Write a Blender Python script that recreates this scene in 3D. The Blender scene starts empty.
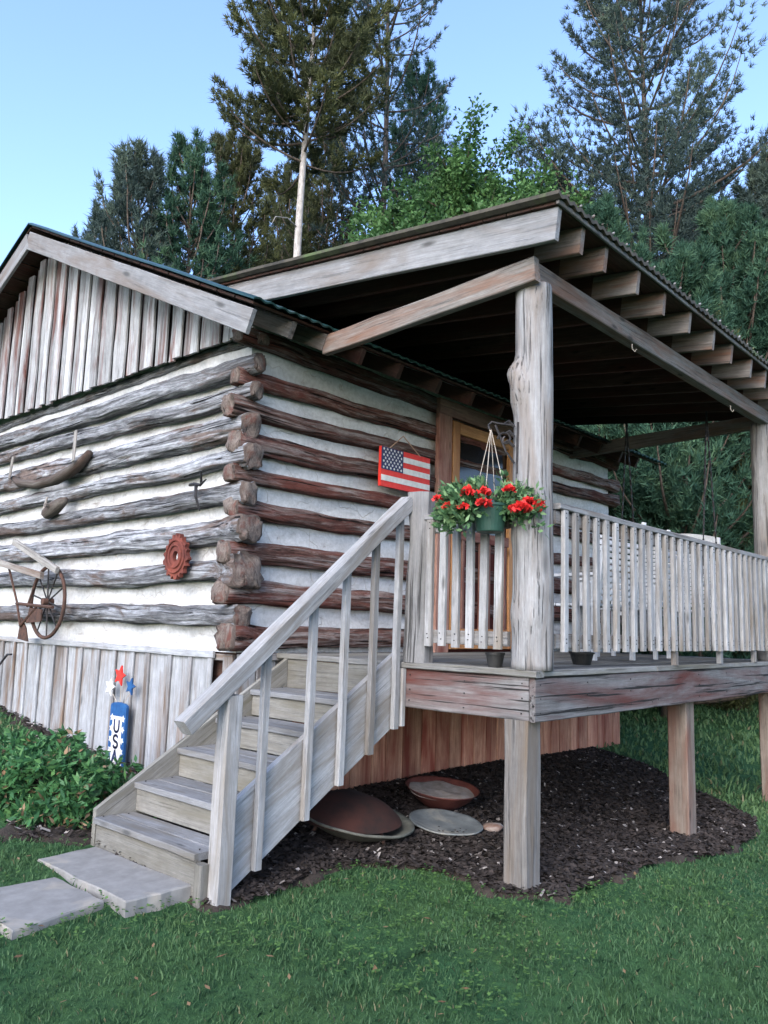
import bpy, math, random
import numpy as np
from mathutils import Vector, Matrix, noise
random.seed(11); rng = np.random.default_rng(5)
R = math.radians
scene = bpy.context.scene
COL = scene.collection
V = Vector

# ------------------------------------------------------------------ materials
MATS = {}
def new_mat(name):
    m = bpy.data.materials.new(name); m.use_nodes = True
    nt = m.node_tree; b = nt.nodes['Principled BSDF']
    MATS[name] = m
    return m, nt, b
def N(nt, t, **kw):
    n = nt.nodes.new(t)
    for k, v in kw.items():
        if k.startswith('i_'):
            key = k[2:]
            key = int(key) if key.isdigit() else key
            n.inputs[key].default_value = v
        else: setattr(n, k, v)
    return n
def ramp(nt, stops, fac):
    r = nt.nodes.new('ShaderNodeValToRGB')
    while len(r.color_ramp.elements) < len(stops): r.color_ramp.elements.new(0.5)
    for e, (p, c) in zip(r.color_ramp.elements, stops):
        e.position = p; e.color = (*c, 1) if len(c) == 3 else c
    nt.links.new(fac, r.inputs[0]); return r.outputs[0]
def g1(v): return (v, v, v)
def mixc(nt, a, b, fac, mode='MIX'):
    m = nt.nodes.new('ShaderNodeMix'); m.data_type = 'RGBA'; m.blend_type = mode
    for s, v in ((0, fac), (6, a), (7, b)):
        if hasattr(v, 'is_output') or isinstance(v, bpy.types.NodeSocket): nt.links.new(v, m.inputs[s])
        elif s == 0: m.inputs[0].default_value = v
        else: m.inputs[s].default_value = (*v, 1)
    return m.outputs[2]
def noise_at(nt, vec, scale3, detail=6, rough=.6, sc=1.0, dist=0.0):
    mp = N(nt, 'ShaderNodeMapping'); mp.inputs['Scale'].default_value = scale3
    nt.links.new(vec, mp.inputs[0])
    n = N(nt, 'ShaderNodeTexNoise'); n.inputs['Scale'].default_value = sc
    n.inputs['Detail'].default_value = detail; n.inputs['Roughness'].default_value = rough
    n.inputs['Distortion'].default_value = dist
    nt.links.new(mp.outputs[0], n.inputs['Vector']); return n.outputs['Fac']

def wood(name, light, dark, stain=None, stain_amt=.5, gs=1.0, bump=.5, crack=.5, tint=.25, rough=.85, knots=True, ckw=0, kn=.13):
    m, nt, b = new_mat(name)
    a = N(nt, 'ShaderNodeAttribute', attribute_name='gc').outputs['Vector']
    rn = N(nt, 'ShaderNodeAttribute', attribute_name='rnd').outputs['Fac']
    grain = noise_at(nt, a, (2.6*gs, 60*gs, 60*gs), 9, .74, dist=.2)
    c = ramp(nt, [(.32, dark), (.64, light)], grain)
    fine = noise_at(nt, a, (7*gs, 230*gs, 230*gs), 4, .6)
    c = mixc(nt, c, ramp(nt, [(.3, g1(.80)), (.6, g1(1.08))], fine), 1.0, 'MULTIPLY')
    mott = noise_at(nt, a, (9, 14, 14), 7, .75)
    c = mixc(nt, c, ramp(nt, [(.3, g1(.82)), (.62, g1(1.06))], mott), 1.0, 'MULTIPLY')
    broad = noise_at(nt, a, (2.2*gs, 7*gs, 7*gs), 8, .72)
    bm = ramp(nt, [(.35, g1(.80)), (.62, g1(1.06))], broad)
    c = mixc(nt, c, bm, 1.0, 'MULTIPLY')
    if stain:
        s = noise_at(nt, a, (.9*gs, 7*gs, 7*gs), 6, .65, dist=.6)
        sm = ramp(nt, [(.5-.16*stain_amt, g1(0)), (.66, g1(1))], s)
        # per-board offset of the stain
        c = mixc(nt, c, stain, sm)
    cr = noise_at(nt, a, (1.5*gs, 75*gs, 75*gs), 5, .6, dist=.15)
    cm = ramp(nt, [(.335+ckw, g1(1)), (.385+ckw, g1(0))], cr)
    cmul = N(nt, 'ShaderNodeMath', operation='MULTIPLY'); nt.links.new(cm, cmul.inputs[0]); cmul.inputs[1].default_value = crack
    c = mixc(nt, c, tuple(x*.16 for x in dark), cmul.outputs[0])
    if knots:
        mp = N(nt, 'ShaderNodeMapping'); mp.inputs['Scale'].default_value = (2.2*gs, 7*gs, 7*gs); nt.links.new(a, mp.inputs[0])
        vo = N(nt, 'ShaderNodeTexVoronoi'); vo.inputs['Scale'].default_value = 1.0; nt.links.new(mp.outputs[0], vo.inputs['Vector'])
        km = ramp(nt, [(.05, g1(1)), (kn, g1(0))], vo.outputs['Distance'])
        c = mixc(nt, c, tuple(x*.45 for x in dark), km)
    tm = N(nt, 'ShaderNodeMapRange'); tm.inputs[3].default_value = 1-tint; tm.inputs[4].default_value = 1+tint*.6
    nt.links.new(rn, tm.inputs[0])
    hs = N(nt, 'ShaderNodeHueSaturation'); nt.links.new(tm.outputs[0], hs.inputs['Value']); nt.links.new(c, hs.inputs['Color'])
    nt.links.new(hs.outputs[0], b.inputs['Base Color'])
    b.inputs['Roughness'].default_value = rough; b.inputs['Specular IOR Level'].default_value = .25
    add = N(nt, 'ShaderNodeMath', operation='SUBTRACT'); nt.links.new(grain, add.inputs[0]); nt.links.new(cm, add.inputs[1])
    bp = N(nt, 'ShaderNodeBump'); bp.inputs['Strength'].default_value = bump; bp.inputs['Distance'].default_value = .006
    nt.links.new(add.outputs[0], bp.inputs['Height']); nt.links.new(bp.outputs[0], b.inputs['Normal'])
    return m

wood('weathered_grey', (0.261, 0.261, 0.266), (0.163, 0.161, 0.165), (.13, .105, .085), .3, ckw=.025)
wood('pale_board', (0.330, 0.331, 0.339), (0.250, 0.249, 0.254), (.17, .15, .13), .2, crack=.35)
wood('post_wood', (0.275, 0.275, 0.282), (0.182, 0.178, 0.178), (.16, .13, .11), .3, gs=.8, crack=.8, bump=.8, ckw=.045, kn=.19)
wood('lower_post', (0.204, 0.196, 0.191), (0.114, 0.104, 0.099), (.14, .11, .085), .3, gs=.8, crack=.6, ckw=.03)
wood('fresh_post', (.24, .20, .17), (.13, .10, .085), (.15, .075, .055), .3, gs=.8, crack=.5)
wood('siding', (0.414, 0.423, 0.437), (0.248, 0.248, 0.253), (.13, .05, .038), .1, crack=.6, tint=.35, ckw=.03)
wood('skirting', (0.350, 0.363, 0.385), (0.242, 0.248, 0.261), (.15, .11, .085), .25, crack=.4, tint=.25, ckw=.015, kn=.15)
wood('red_skirting', (.68, .36, .235), (.42, .18, .115), (.24, .055, .035), .45, gs=.7, crack=.4, tint=.3, ckw=.02, kn=.17)
wood('rafter_wood', (0.202, 0.188, 0.179), (0.099, 0.087, 0.079), (.14, .075, .05), .35, crack=.45, tint=.2, ckw=.03)
wood('fascia', (0.242, 0.247, 0.262), (0.168, 0.168, 0.172), (.14, .115, .10), .3, crack=.35, tint=.1, gs=.7, ckw=.02)
wood('rim_wood', (0.222, 0.216, 0.219), (0.103, 0.098, 0.098), (.095, .032, .026), .35, gs=.6, crack=1.0, bump=.9, ckw=.045, kn=.17)
wood('deck_wood', (0.247, 0.246, 0.243), (0.153, 0.150, 0.144), (.13, .12, .095), .4, crack=.6, ckw=.03)
wood('tread_wood', (0.222, 0.227, 0.241), (0.162, 0.163, 0.166), (.13, .12, .105), .3, crack=.5)
wood('riser_wood', (0.223, 0.216, 0.200), (0.147, 0.141, 0.128), (.12, .11, .085), .35, crack=.3)
wood('shade_dark_wood', (.075, .046, .036), (.032, .019, .015), (.055, .018, .013), .4)  # dark wood; the shade under the porch roof is put into its colour
wood('door_casing', (0.336, 0.202, 0.162), (0.235, 0.123, 0.095), (.15, .05, .04), .4)
wood('door_frame_wood', (0.528, 0.272, 0.120), (0.384, 0.176, 0.068), (.3, .12, .05), .2, rough=.5, crack=.1)
wood('door_panel_wood', (.12, .03, .025), (.06, .015, .012), None, 0)
wood('yoke_wood', (.17, .15, .135), (.07, .058, .05), (.06, .03, .022), .4)
wood('white_slat', (0.566, 0.586, 0.616), (0.510, 0.527, 0.556), None, 0, crack=0, bump=.1, tint=.08, knots=False, rough=.5)
wood('old_tool_wood', (.31, .30, .285), (.18, .165, .15), (.12, .08, .06), .3)

def log_mat(name, light, mid, dark, stain, samt):
    """hewn bark-less log: long ragged streaks of silver and dark, deep cracks"""
    m, nt, b = new_mat(name)
    a = N(nt, 'ShaderNodeAttribute', attribute_name='gc').outputs['Vector']
    rn = N(nt, 'ShaderNodeAttribute', attribute_name='rnd').outputs['Fac']
    n1 = noise_at(nt, a, (1.3, 22, 22), 9, .75, dist=.9)
    c = ramp(nt, [(.33, dark), (.47, mid), (.60, light)], n1)
    n2 = noise_at(nt, a, (.8, 5, 5), 7, .7, dist=.8)
    c = mixc(nt, c, stain, ramp(nt, [(.52-.12*samt, g1(0)), (.60, g1(.85))], n2))
    n4 = noise_at(nt, a, (9, 30, 30), 6, .7)
    c = mixc(nt, c, ramp(nt, [(.3, g1(.6)), (.65, g1(1.2))], n4), 1, 'MULTIPLY')
    n3 = noise_at(nt, a, (1.1, 40, 40), 6, .65, dist=.5)
    cm = ramp(nt, [(.36, g1(1)), (.42, g1(0))], n3)
    c = mixc(nt, c, tuple(x*.3 for x in dark), cm)
    tm = N(nt, 'ShaderNodeMapRange'); tm.inputs[3].default_value = .75; tm.inputs[4].default_value = 1.15; nt.links.new(rn, tm.inputs[0])
    hs = N(nt, 'ShaderNodeHueSaturation'); nt.links.new(tm.outputs[0], hs.inputs['Value']); nt.links.new(c, hs.inputs['Color'])
    nt.links.new(hs.outputs[0], b.inputs['Base Color']); b.inputs['Roughness'].default_value = .9; b.inputs['Specular IOR Level'].default_value = .2
    ad = N(nt, 'ShaderNodeMath', operation='SUBTRACT'); nt.links.new(n1, ad.inputs[0]); nt.links.new(cm, ad.inputs[1])
    bp = N(nt, 'ShaderNodeBump'); bp.inputs['Strength'].default_value = 1; bp.inputs['Distance'].default_value = .022
    nt.links.new(ad.outputs[0], bp.inputs['Height']); nt.links.new(bp.outputs[0], b.inputs['Normal'])
log_mat('log_grey', (.38, .395, .43), (.155, .158, .17), (.032, .032, .036), (.11, .075, .06), 0)
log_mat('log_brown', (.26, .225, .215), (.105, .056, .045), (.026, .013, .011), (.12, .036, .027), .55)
# log end grain
m, nt, b = new_mat('log_end')
a = N(nt, 'ShaderNodeAttribute', attribute_name='gc').outputs['Vector']
mp = N(nt, 'ShaderNodeMapping'); mp.inputs['Scale'].default_value = (0, 1, 1); nt.links.new(a, mp.inputs[0])
ln = N(nt, 'ShaderNodeVectorMath', operation='LENGTH'); nt.links.new(mp.outputs[0], ln.inputs[0])
nz = noise_at(nt, a, (0, 14, 14), 4, .6)
ad = N(nt, 'ShaderNodeMath', operation='MULTIPLY_ADD'); nt.links.new(nz, ad.inputs[0]); ad.inputs[1].default_value = .11; nt.links.new(ln.outputs['Value'], ad.inputs[2])
sn = N(nt, 'ShaderNodeMath', operation='MULTIPLY'); nt.links.new(ad.outputs[0], sn.inputs[0]); sn.inputs[1].default_value = 260
s2 = N(nt, 'ShaderNodeMath', operation='SINE'); nt.links.new(sn.outputs[0], s2.inputs[0])
c = ramp(nt, [(0, (.085, .062, .052)), (1, (.13, .10, .085))], s2.outputs[0])
c = mixc(nt, c, (.15, .125, .112), ramp(nt, [(.42, g1(0)), (.62, g1(.9))], noise_at(nt, a, (5, 16, 7), 8, .75, dist=1.0)))
c = mixc(nt, c, (.02, .013, .01), ramp(nt, [(.36, g1(1)), (.42, g1(0))], noise_at(nt, a, (0, 26, 9), 5, .6, dist=1.2)))
blot = noise_at(nt, a, (3, 9, 9), 5, .7)
c = mixc(nt, c, (.085, .03, .022), ramp(nt, [(.5, g1(0)), (.66, g1(1))], blot))
nt.links.new(c, b.inputs['Base Color']); b.inputs['Roughness'].default_value = .9
bp = N(nt, 'ShaderNodeBump'); bp.inputs['Strength'].default_value = .8; bp.inputs['Distance'].default_value = .02
nt.links.new(blot, bp.inputs['Height']); nt.links.new(bp.outputs[0], b.inputs['Normal'])

def obj_noise(name, c1, c2, scale, rough=.9, bump=.3, dist=.01, c3=None, p=(.35, .65), spec=.3, metal=0, s3=(1, 1, 1), t3=(.55, .7)):
    m, nt, b = new_mat(name)
    tc = N(nt, 'ShaderNodeTexCoord').outputs['Object']
    n = noise_at(nt, tc, tuple(scale*k for k in s3), 7, .65)
    c = ramp(nt, [(p[0], c1), (p[1], c2)], n)
    if c3:
        n2 = noise_at(nt, tc, tuple(scale*.23*k for k in s3), 6, .6, dist=.5)
        c = mixc(nt, c, c3, ramp(nt, [(t3[0], g1(0)), (t3[1], g1(1))], n2))
    nt.links.new(c, b.inputs['Base Color'])
    b.inputs['Roughness'].default_value = rough; b.inputs['Specular IOR Level'].default_value = spec
    b.inputs['Metallic'].default_value = metal
    if bump:
        bp = N(nt, 'ShaderNodeBump'); bp.inputs['Strength'].default_value = bump; bp.inputs['Distance'].default_value = dist
        nt.links.new(n, bp.inputs['Height']); nt.links.new(bp.outputs[0], b.inputs['Normal'])
    return m
m, nt, b = new_mat('chinking')
tc = N(nt, 'ShaderNodeTexCoord').outputs['Object']
n1 = noise_at(nt, tc, (1.5, 1.5, 4), 8, .7, sc=2.2, dist=.4); n2 = noise_at(nt, tc, (1, 1, 1), 6, .7, sc=26)
c = ramp(nt, [(.30, (.28, .265, .25)), (.42, (.47, .47, .475)), (.62, (.565, .57, .58))], n1)
c = mixc(nt, c, ramp(nt, [(.3, g1(.8)), (.6, g1(1.05))], n2), 1, 'MULTIPLY')
vo = N(nt, 'ShaderNodeTexVoronoi', feature='DISTANCE_TO_EDGE'); vo.inputs['Scale'].default_value = 2.6
dn = N(nt, 'ShaderNodeTexNoise'); dn.inputs['Scale'].default_value = 5; nt.links.new(tc, dn.inputs['Vector'])
mv = mixc(nt, tc, dn.outputs['Color'], .22); nt.links.new(mv, vo.inputs['Vector'])
cm = ramp(nt, [(.0, g1(.7)), (.008, g1(0))], vo.outputs['Distance'])
c = mixc(nt, c, (.38, .35, .32), cm)
nt.links.new(c, b.inputs['Base Color']); b.inputs['Roughness'].default_value = .95; b.inputs['Specular IOR Level'].default_value = .15
ad = N(nt, 'ShaderNodeMath', operation='SUBTRACT'); nt.links.new(n2, ad.inputs[0]); nt.links.new(cm, ad.inputs[1])
bp = N(nt, 'ShaderNodeBump'); bp.inputs['Strength'].default_value = .7; bp.inputs['Distance'].default_value = .012
nt.links.new(ad.outputs[0], bp.inputs['Height']); nt.links.new(bp.outputs[0], b.inputs['Normal'])
obj_noise('green_metal', (.010, .035, .035), (.02, .06, .06), 5, rough=.35, bump=0, spec=.5, metal=.3)
obj_noise('roof_sheet', (.030, .028, .024), (.075, .066, .052), 9, rough=.8, c3=(.07, .10, .04))
obj_noise('iron', (.018, .018, .02), (.05, .045, .045), 30, rough=.55, metal=.5)
obj_noise('rusty_iron', (.035, .022, .018), (.09, .045, .032), 20, rough=.85, c3=(.05, .03, .025))
obj_noise('red_rust', (.075, .022, .018), (.16, .042, .030), 16, rough=.8, c3=(.20, .05, .03))
obj_noise('rust_dish', (.014, .008, .007), (.042, .014, .010), 5, rough=.9, c3=(.07, .025, .015))
obj_noise('dark_rim', (.06, .06, .05), (.12, .12, .10), 14, rough=.7)
obj_noise('grey_lid', (.085, .095, .10), (.15, .165, .17), 10, rough=.6, c3=(.30, .28, .24))
obj_noise('red_enamel', (.055, .018, .016), (.12, .042, .035), 7, rough=.4)
obj_noise('pale_leaves_fill', (.20, .165, .145), (.34, .30, .275), 14, rough=.95, c3=(.12, .055, .035))
obj_noise('pot_green', (.015, .045, .035), (.022, .065, .05), 12, rough=.45, bump=0)
obj_noise('wire', (.30, .26, .22), (.40, .35, .30), 12, rough=.5, bump=0)
obj_noise('string', (.30, .19, .13), (.40, .27, .2), 30, rough=.9, bump=0)
obj_noise('concrete', (.17, .165, .16), (.225, .22, .215), 12, rough=.9, bump=.3, dist=.004, c3=(.30, .27, .23))
obj_noise('black_plastic', (.012, .012, .012), (.03, .03, .03), 8, rough=.5, bump=0)
obj_noise('paint_red', (.55, .025, .018), (.64, .045, .035), 18, rough=.5, bump=0)
obj_noise('paint_white', (.50, .50, .49), (.66, .66, .65), 18, rough=.5, bump=0)
obj_noise('paint_navy', (.018, .025, .075), (.03, .04, .11), 18, rough=.5, bump=0)
obj_noise('paint_blue', (.012, .055, .17), (.02, .09, .24), 18, rough=.5, bump=0)
obj_noise('petal', (.42, .012, .014), (.62, .03, .028), 60, rough=.6, bump=0)
obj_noise('soil', (.016, .012, .010), (.045, .035, .028), 12, rough=1, bump=.8, dist=.03)
obj_noise('bark_pale', (.22, .20, .185), (.42, .39, .37), 6, rough=.95, bump=.6, dist=.03, s3=(3, 3, 1))
obj_noise('bark_dark', (.06, .045, .038), (.14, .11, .09), 6, rough=.95, bump=.6, dist=.03, s3=(3, 3, 1))
m, nt, b = new_mat('glass_dark')
b.inputs['Base Color'].default_value = (.012, .010, .010, 1); b.inputs['Roughness'].default_value = .12

def foliage(name, dark, mid, light, rough=.7, straw=None):
    m, nt, b = new_mat(name)
    rn = N(nt, 'ShaderNodeAttribute', attribute_name='rnd').outputs['Fac']
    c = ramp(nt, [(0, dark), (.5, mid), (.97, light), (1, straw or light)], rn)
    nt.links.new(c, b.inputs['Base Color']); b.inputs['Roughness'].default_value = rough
    b.inputs['Specular IOR Level'].default_value = .2
    tr = N(nt, 'ShaderNodeBsdfTranslucent'); nt.links.new(c, tr.inputs['Color'])
    mx = N(nt, 'ShaderNodeMixShader'); mx.inputs[0].default_value = .3
    out = nt.nodes['Material Output']
    nt.links.new(b.outputs[0], mx.inputs[1]); nt.links.new(tr.outputs[0], mx.inputs[2]); nt.links.new(mx.outputs[0], out.inputs[0])
    return m
foliage('needles_olive', (0.030, 0.033, 0.019), (0.063, 0.075, 0.035), (0.125, 0.135, 0.053))
foliage('needles_blue', (0.026, 0.043, 0.041), (0.054, 0.082, 0.074), (0.108, 0.144, 0.102))
foliage('needles_green', (0.016, 0.044, 0.030), (0.040, 0.095, 0.062), (0.090, 0.160, 0.085))
foliage('leaf_bright', (.03, .072, .026), (.06, .135, .045), (.12, .23, .075), .5)
foliage('shrub_leaf', (0.023, 0.068, 0.032), (0.050, 0.144, 0.054), (0.108, 0.234, 0.081), .4)
foliage('shrub_dead', (.16, .09, .05), (.25, .16, .09), (.36, .26, .18))
foliage('basket_leaf', (.035, .08, .04), (.08, .17, .075), (.20, .32, .15), .5)
foliage('grass_blade', (.032, .070, .034), (.056, .120, .052), (.10, .175, .072), .6, straw=(.17, .16, .09))
foliage('weed_leaf', (0.043, 0.102, 0.030), (0.072, 0.145, 0.043), (0.111, 0.204, 0.060), .6)
foliage('chip', (.014, .011, .010), (.050, .040, .036), (.30, .27, .25), .9)
MATS['chip'].node_tree.nodes['Mix Shader'].inputs[0].default_value = 0
for n in MATS['chip'].node_tree.nodes:
    if n.type == 'VALTORGB': n.color_ramp.elements[1].position = .84

# lawn sheet
m, nt, b = new_mat('lawn')
tc = N(nt, 'ShaderNodeTexCoord').outputs['Object']
n1 = noise_at(nt, tc, (1, 1, 1), 8, .75, sc=14)
n2 = noise_at(nt, tc, (1, 1, 1), 5, .6, sc=1.1)
c = ramp(nt, [(.3, (.022, .055, .027)), (.7, (.052, .120, .050))], n1)
c = mixc(nt, c, ramp(nt, [(.3, (.75, .95, .95)), (.7, (1.35, 1.15, .9))], n2), 1, 'MULTIPLY')
nt.links.new(c, b.inputs['Base Color']); b.inputs['Roughness'].default_value = 1; b.inputs['Specular IOR Level'].default_value = .1
bp = N(nt, 'ShaderNodeBump'); bp.inputs['Strength'].default_value = .8; bp.inputs['Distance'].default_value = .05
nt.links.new(n1, bp.inputs['Height']); nt.links.new(bp.outputs[0], b.inputs['Normal'])

# ------------------------------------------------------------------ mesh builder
class MB:
    def __init__(s): s.v = []; s.f = []; s.g = []; s.r = []; s.m = []; s.mats = []
    def mi(s, name):
        if name not in s.mats: s.mats.append(name)
        return s.mats.index(name)
    def add(s, vs, fs, gc, rnd, mat):
        o = len(s.v); k = s.mi(mat) if isinstance(mat, str) else None
        s.v += [tuple(x) for x in vs]; s.g += [tuple(x) for x in gc]; s.r += [rnd]*len(vs)
        for i, f in enumerate(fs):
            s.f.append(tuple(o+j for j in f)); s.m.append(k if k is not None else s.mi(mat[i]))
    def bar(s, a, b, w, h, mat, up=(0, 0, 1), seg=0, wob=.0015, ch=.004, rnd=None, endmat=None, keepz=None):
        """board from a to b (centre line); w across (side), h along up; chamfered, slightly uneven"""
        a = V(a); b = V(b); d = b-a; L = d.length; x = d/L
        side = V(up).cross(x)
        if side.length < 1e-4: side = V((1, 0, 0)).cross(x)
        side.normalize(); u = x.cross(side); u.normalize()
        ch = min(ch, w*.3, h*.3)
        prof = [(-w/2+ch, -h/2), (w/2-ch, -h/2), (w/2, -h/2+ch), (w/2, h/2-ch), (w/2-ch, h/2), (-w/2+ch, h/2), (-w/2, h/2-ch), (-w/2, -h/2+ch)]
        n = seg or max(1, min(14, int(L/.25)))
        off = V((random.uniform(0, 60), random.uniform(0, 9), random.uniform(0, 9)))
        rnd = random.random() if rnd is None else rnd
        vs = []; gs = []
        for i in range(n+1):
            t = i/n*L
            for (p, q) in prof:
                nn = noise.noise_vector(V((t*2.5, p*7, q*7))+off)*wob*2.2
                vs.append(a+x*t+side*(p+nn.y)+u*(q+nn.z)); gs.append(V((t, p, q))+off)
        fs = []
        for i in range(n):
            for k in range(8):
                k2 = (k+1) % 8
                fs.append((i*8+k, (i+1)*8+k, (i+1)*8+k2, i*8+k2))
        fs.append(tuple(range(8))); fs.append(tuple(n*8+k for k in range(7, -1, -1)))
        s.add(vs, fs, gs, rnd, mat)
        return s
    def box(s, p0, p1, mat, axis=None, **kw):
        """axis aligned board; grain runs along the longest side unless axis says otherwise"""
        p0 = V(p0); p1 = V(p1); c = (p0+p1)/2; d = p1-p0
        ax = axis if axis is not None else max(range(3), key=lambda i: abs(d[i]))
        a = c.copy(); b = c.copy(); a[ax] = p0[ax]; b[ax] = p1[ax]
        if ax == 2: return s.bar(a, b, abs(d[1]), abs(d[0]), mat, up=(1, 0, 0), **kw)
        if ax == 0: return s.bar(a, b, abs(d[1]), abs(d[2]), mat, **kw)
        return s.bar(a, b, abs(d[0]), abs(d[2]), mat, **kw)
    def tube(s, pts, rad, mat, n=8, cap=True, rnd=None, flat=1.0, up=None):
        pts = [V(p) for p in pts]; rad = rad if hasattr(rad, '__len__') else [rad]*len(pts)
        vs = []; gs = []; prev = V(up) if up else None; L = 0
        off = V((random.uniform(0, 60), 0, 0)); rnd = random.random() if rnd is None else rnd
        for i, p in enumerate(pts):
            t = (pts[min(i+1, len(pts)-1)]-pts[max(i-1, 0)]).normalized()
            if prev is None: prev = V((0, 0, 1)) if abs(t.z) < .9 else V((1, 0, 0))
            sd = t.cross(prev).normalized(); prev = sd.cross(t).normalized()
            if i: L += (p-pts[i-1]).length
            for k in range(n):
                an = 2*math.pi*k/n; cx, sx = math.cos(an)*rad[i], math.sin(an)*rad[i]*flat
                vs.append(p+sd*cx+prev*sx); gs.append(V((L, cx, sx))+off)
        fs = []
        for i in range(len(pts)-1):
            for k in range(n):
                k2 = (k+1) % n; fs.append((i*n+k, i*n+k2, (i+1)*n+k2, (i+1)*n+k))
        if cap: fs.append(tuple(range(n-1, -1, -1))); fs.append(tuple((len(pts)-1)*n+k for k in range(n)))
        s.add(vs, fs, gs, rnd, mat); return s
    def prism(s, poly, thick, mat, o, ux, uy, rnd=.5):
        """flat polygon (list of 2D) extruded by thick along ux x uy, centred on its own plane"""
        ux = V(ux).normalized(); uy = V(uy).normalized(); w = ux.cross(uy); o = V(o); n = len(poly)
        vs = [o+ux*p+uy*q for p, q in poly]+[o+ux*p+uy*q+w*thick for p, q in poly]
        fs = [tuple(range(n-1, -1, -1)), tuple(range(n, 2*n))]+[(i, (i+1) % n, n+(i+1) % n, n+i) for i in range(n)]
        s.add(vs, fs, [tuple(v) for v in vs], rnd, mat); return s
    def lathe(s, prof, mat, c, n=28, ax=None, rnd=.5, wob=0):
        """profile [(r,z)] round axis"""
        c = V(c); q = V(ax).to_track_quat('Z', 'Y') if ax else None
        vs = []
        for r, z in prof:
            for k in range(n):
                an = 2*math.pi*k/n; p = V((r*math.cos(an), r*math.sin(an), z))
                if wob: p += noise.noise_vector(p*6)*wob
                if q: p = q @ p
                vs.append(c+p)
        fs = [(i*n+k, i*n+(k+1) % n, (i+1)*n+(k+1) % n, (i+1)*n+k) for i in range(len(prof)-1) for k in range(n)]
        s.add(vs, fs, [tuple(v) for v in vs], rnd, mat); return s
    def build(s, name, parent=None, smooth=False, label=None):
        me = bpy.data.meshes.new(name)
        o0 = ORIG.get(root_of(parent), V((0, 0, 0))) if parent is not None else V((0, 0, 0))
        me.from_pydata([(x-o0.x, y-o0.y, z-o0.z) for x, y, z in s.v], [], s.f)
        for mn in s.mats: me.materials.append(MATS[mn])
        me.polygons.foreach_set('material_index', s.m)
        if smooth: me.polygons.foreach_set('use_smooth', [True]*len(s.f))
        at = me.attributes.new('gc', 'FLOAT_VECTOR', 'POINT'); at.data.foreach_set('vector', np.array(s.g, dtype=np.float32).ravel())
        at = me.attributes.new('rnd', 'FLOAT', 'POINT'); at.data.foreach_set('value', np.array(s.r, dtype=np.float32))
        me.update()
        o = bpy.data.objects.new(name, me); COL.objects.link(o)
        if parent is not None: o.parent = parent
        if label: o['label'] = label
        return o
ORIG = {}
def root_of(o):
    while o.parent is not None: o = o.parent
    return o.name
def thing(name, loc, label, cat, group=None):
    o = bpy.data.objects.new(name, None); COL.objects.link(o); o.location = loc; o.empty_display_size = .1
    ORIG[o.name] = V(loc); o['label'] = label; o['category'] = cat
    if group: o['group'] = group
    return o
def tag(o, label=None, cat=None, group=None, kind=None):
    if label: o['label'] = label
    if cat: o['category'] = cat
    if group: o['group'] = group
    if kind: o['kind'] = kind
    return o
def raw_mesh(name, verts, tris, mats, parent=None, rnd=None, mi=None, origin=None, smooth=False):
    """numpy mesh of triangles"""
    verts = np.asarray(verts, dtype=np.float32)
    if origin is not None: verts = verts-np.array(origin, dtype=np.float32)
    me = bpy.data.meshes.new(name); nv = len(verts); nf = len(tris); k = tris.shape[1]
    me.vertices.add(nv); me.vertices.foreach_set('co', verts.ravel())
    me.loops.add(nf*k); me.loops.foreach_set('vertex_index', tris.astype(np.int32).ravel())
    me.polygons.add(nf); me.polygons.foreach_set('loop_start', np.arange(0, nf*k, k, dtype=np.int32))
    me.polygons.foreach_set('loop_total', np.full(nf, k, dtype=np.int32))
    for mn in mats: me.materials.append(MATS[mn])
    if mi is not None: me.polygons.foreach_set('material_index', mi.astype(np.int32))
    if rnd is not None:
        at = me.attributes.new('rnd', 'FLOAT', 'POINT'); at.data.foreach_set('value', rnd.astype(np.float32))
    if smooth: me.polygons.foreach_set('use_smooth', [True]*nf)
    me.update(); me.validate()
    o = bpy.data.objects.new(name, me); COL.objects.link(o)
    if parent is not None: o.parent = parent
    return o

# ------------------------------------------------------------------ camera (solved from the photograph)
CAM = V((-3.98602303, -2.43157633, 0.22628621))
cam = bpy.data.cameras.new('camera'); co = bpy.data.objects.new('camera', cam); COL.objects.link(co)
M = Matrix(((0.66887589, -0.12407153, -0.73294699), (-0.74276299, -0.07157499, -0.66571778), (0.03013595, 0.98968847, -0.14003053)))
co.matrix_world = Matrix.Translation(CAM) @ M.to_4x4()
cam.sensor_fit = 'HORIZONTAL'; cam.sensor_width = 36; cam.lens = 803.17/768*36; cam.clip_start = .05; cam.clip_end = 2000
scene.camera = co

# ------------------------------------------------------------------ ground
def gz(x, y):
    x = np.asarray(x, float); y = np.asarray(y, float)
    z = np.where(y < 0, -1.2+.075*y, np.where(y < 2.3, -1.2+.06*y, -1.062+.10*(np.minimum(y, 9)-2.3)))
    z = np.maximum(z, -2.2) - .008*np.clip(x, 0, 8) - .025 - .03*np.clip(x, 0, 4)*np.clip(1-y/2.3, 0, 1.3)
    side = np.clip((x-5.5)/3, 0, 1)                       # right of the cabin the yard lies lower
    z = z - side*np.clip(y-2.3, 0, 6.7)*.08
    d = np.hypot(x-CAM.x, y-CAM.y)
    z = z + .06*np.clip(d-13, 0, 60)
    z = z + .018*np.sin(x*1.7+.4)*np.sin(y*1.3+1)
    return z
def gzf(x, y): return float(gz(x, y))
xs = np.unique(np.concatenate([np.arange(-8, 14, .12), np.arange(-30, 60, 1.5), np.linspace(-400, 400, 41)]))
ys = np.unique(np.concatenate([np.arange(-6, 9, .12), np.arange(-30, 60, 1.5), np.linspace(-400, 400, 41)]))
X, Y = np.meshgrid(xs, ys); Z = gz(X, Y)+.006*rng.standard_normal(X.shape)
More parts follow.
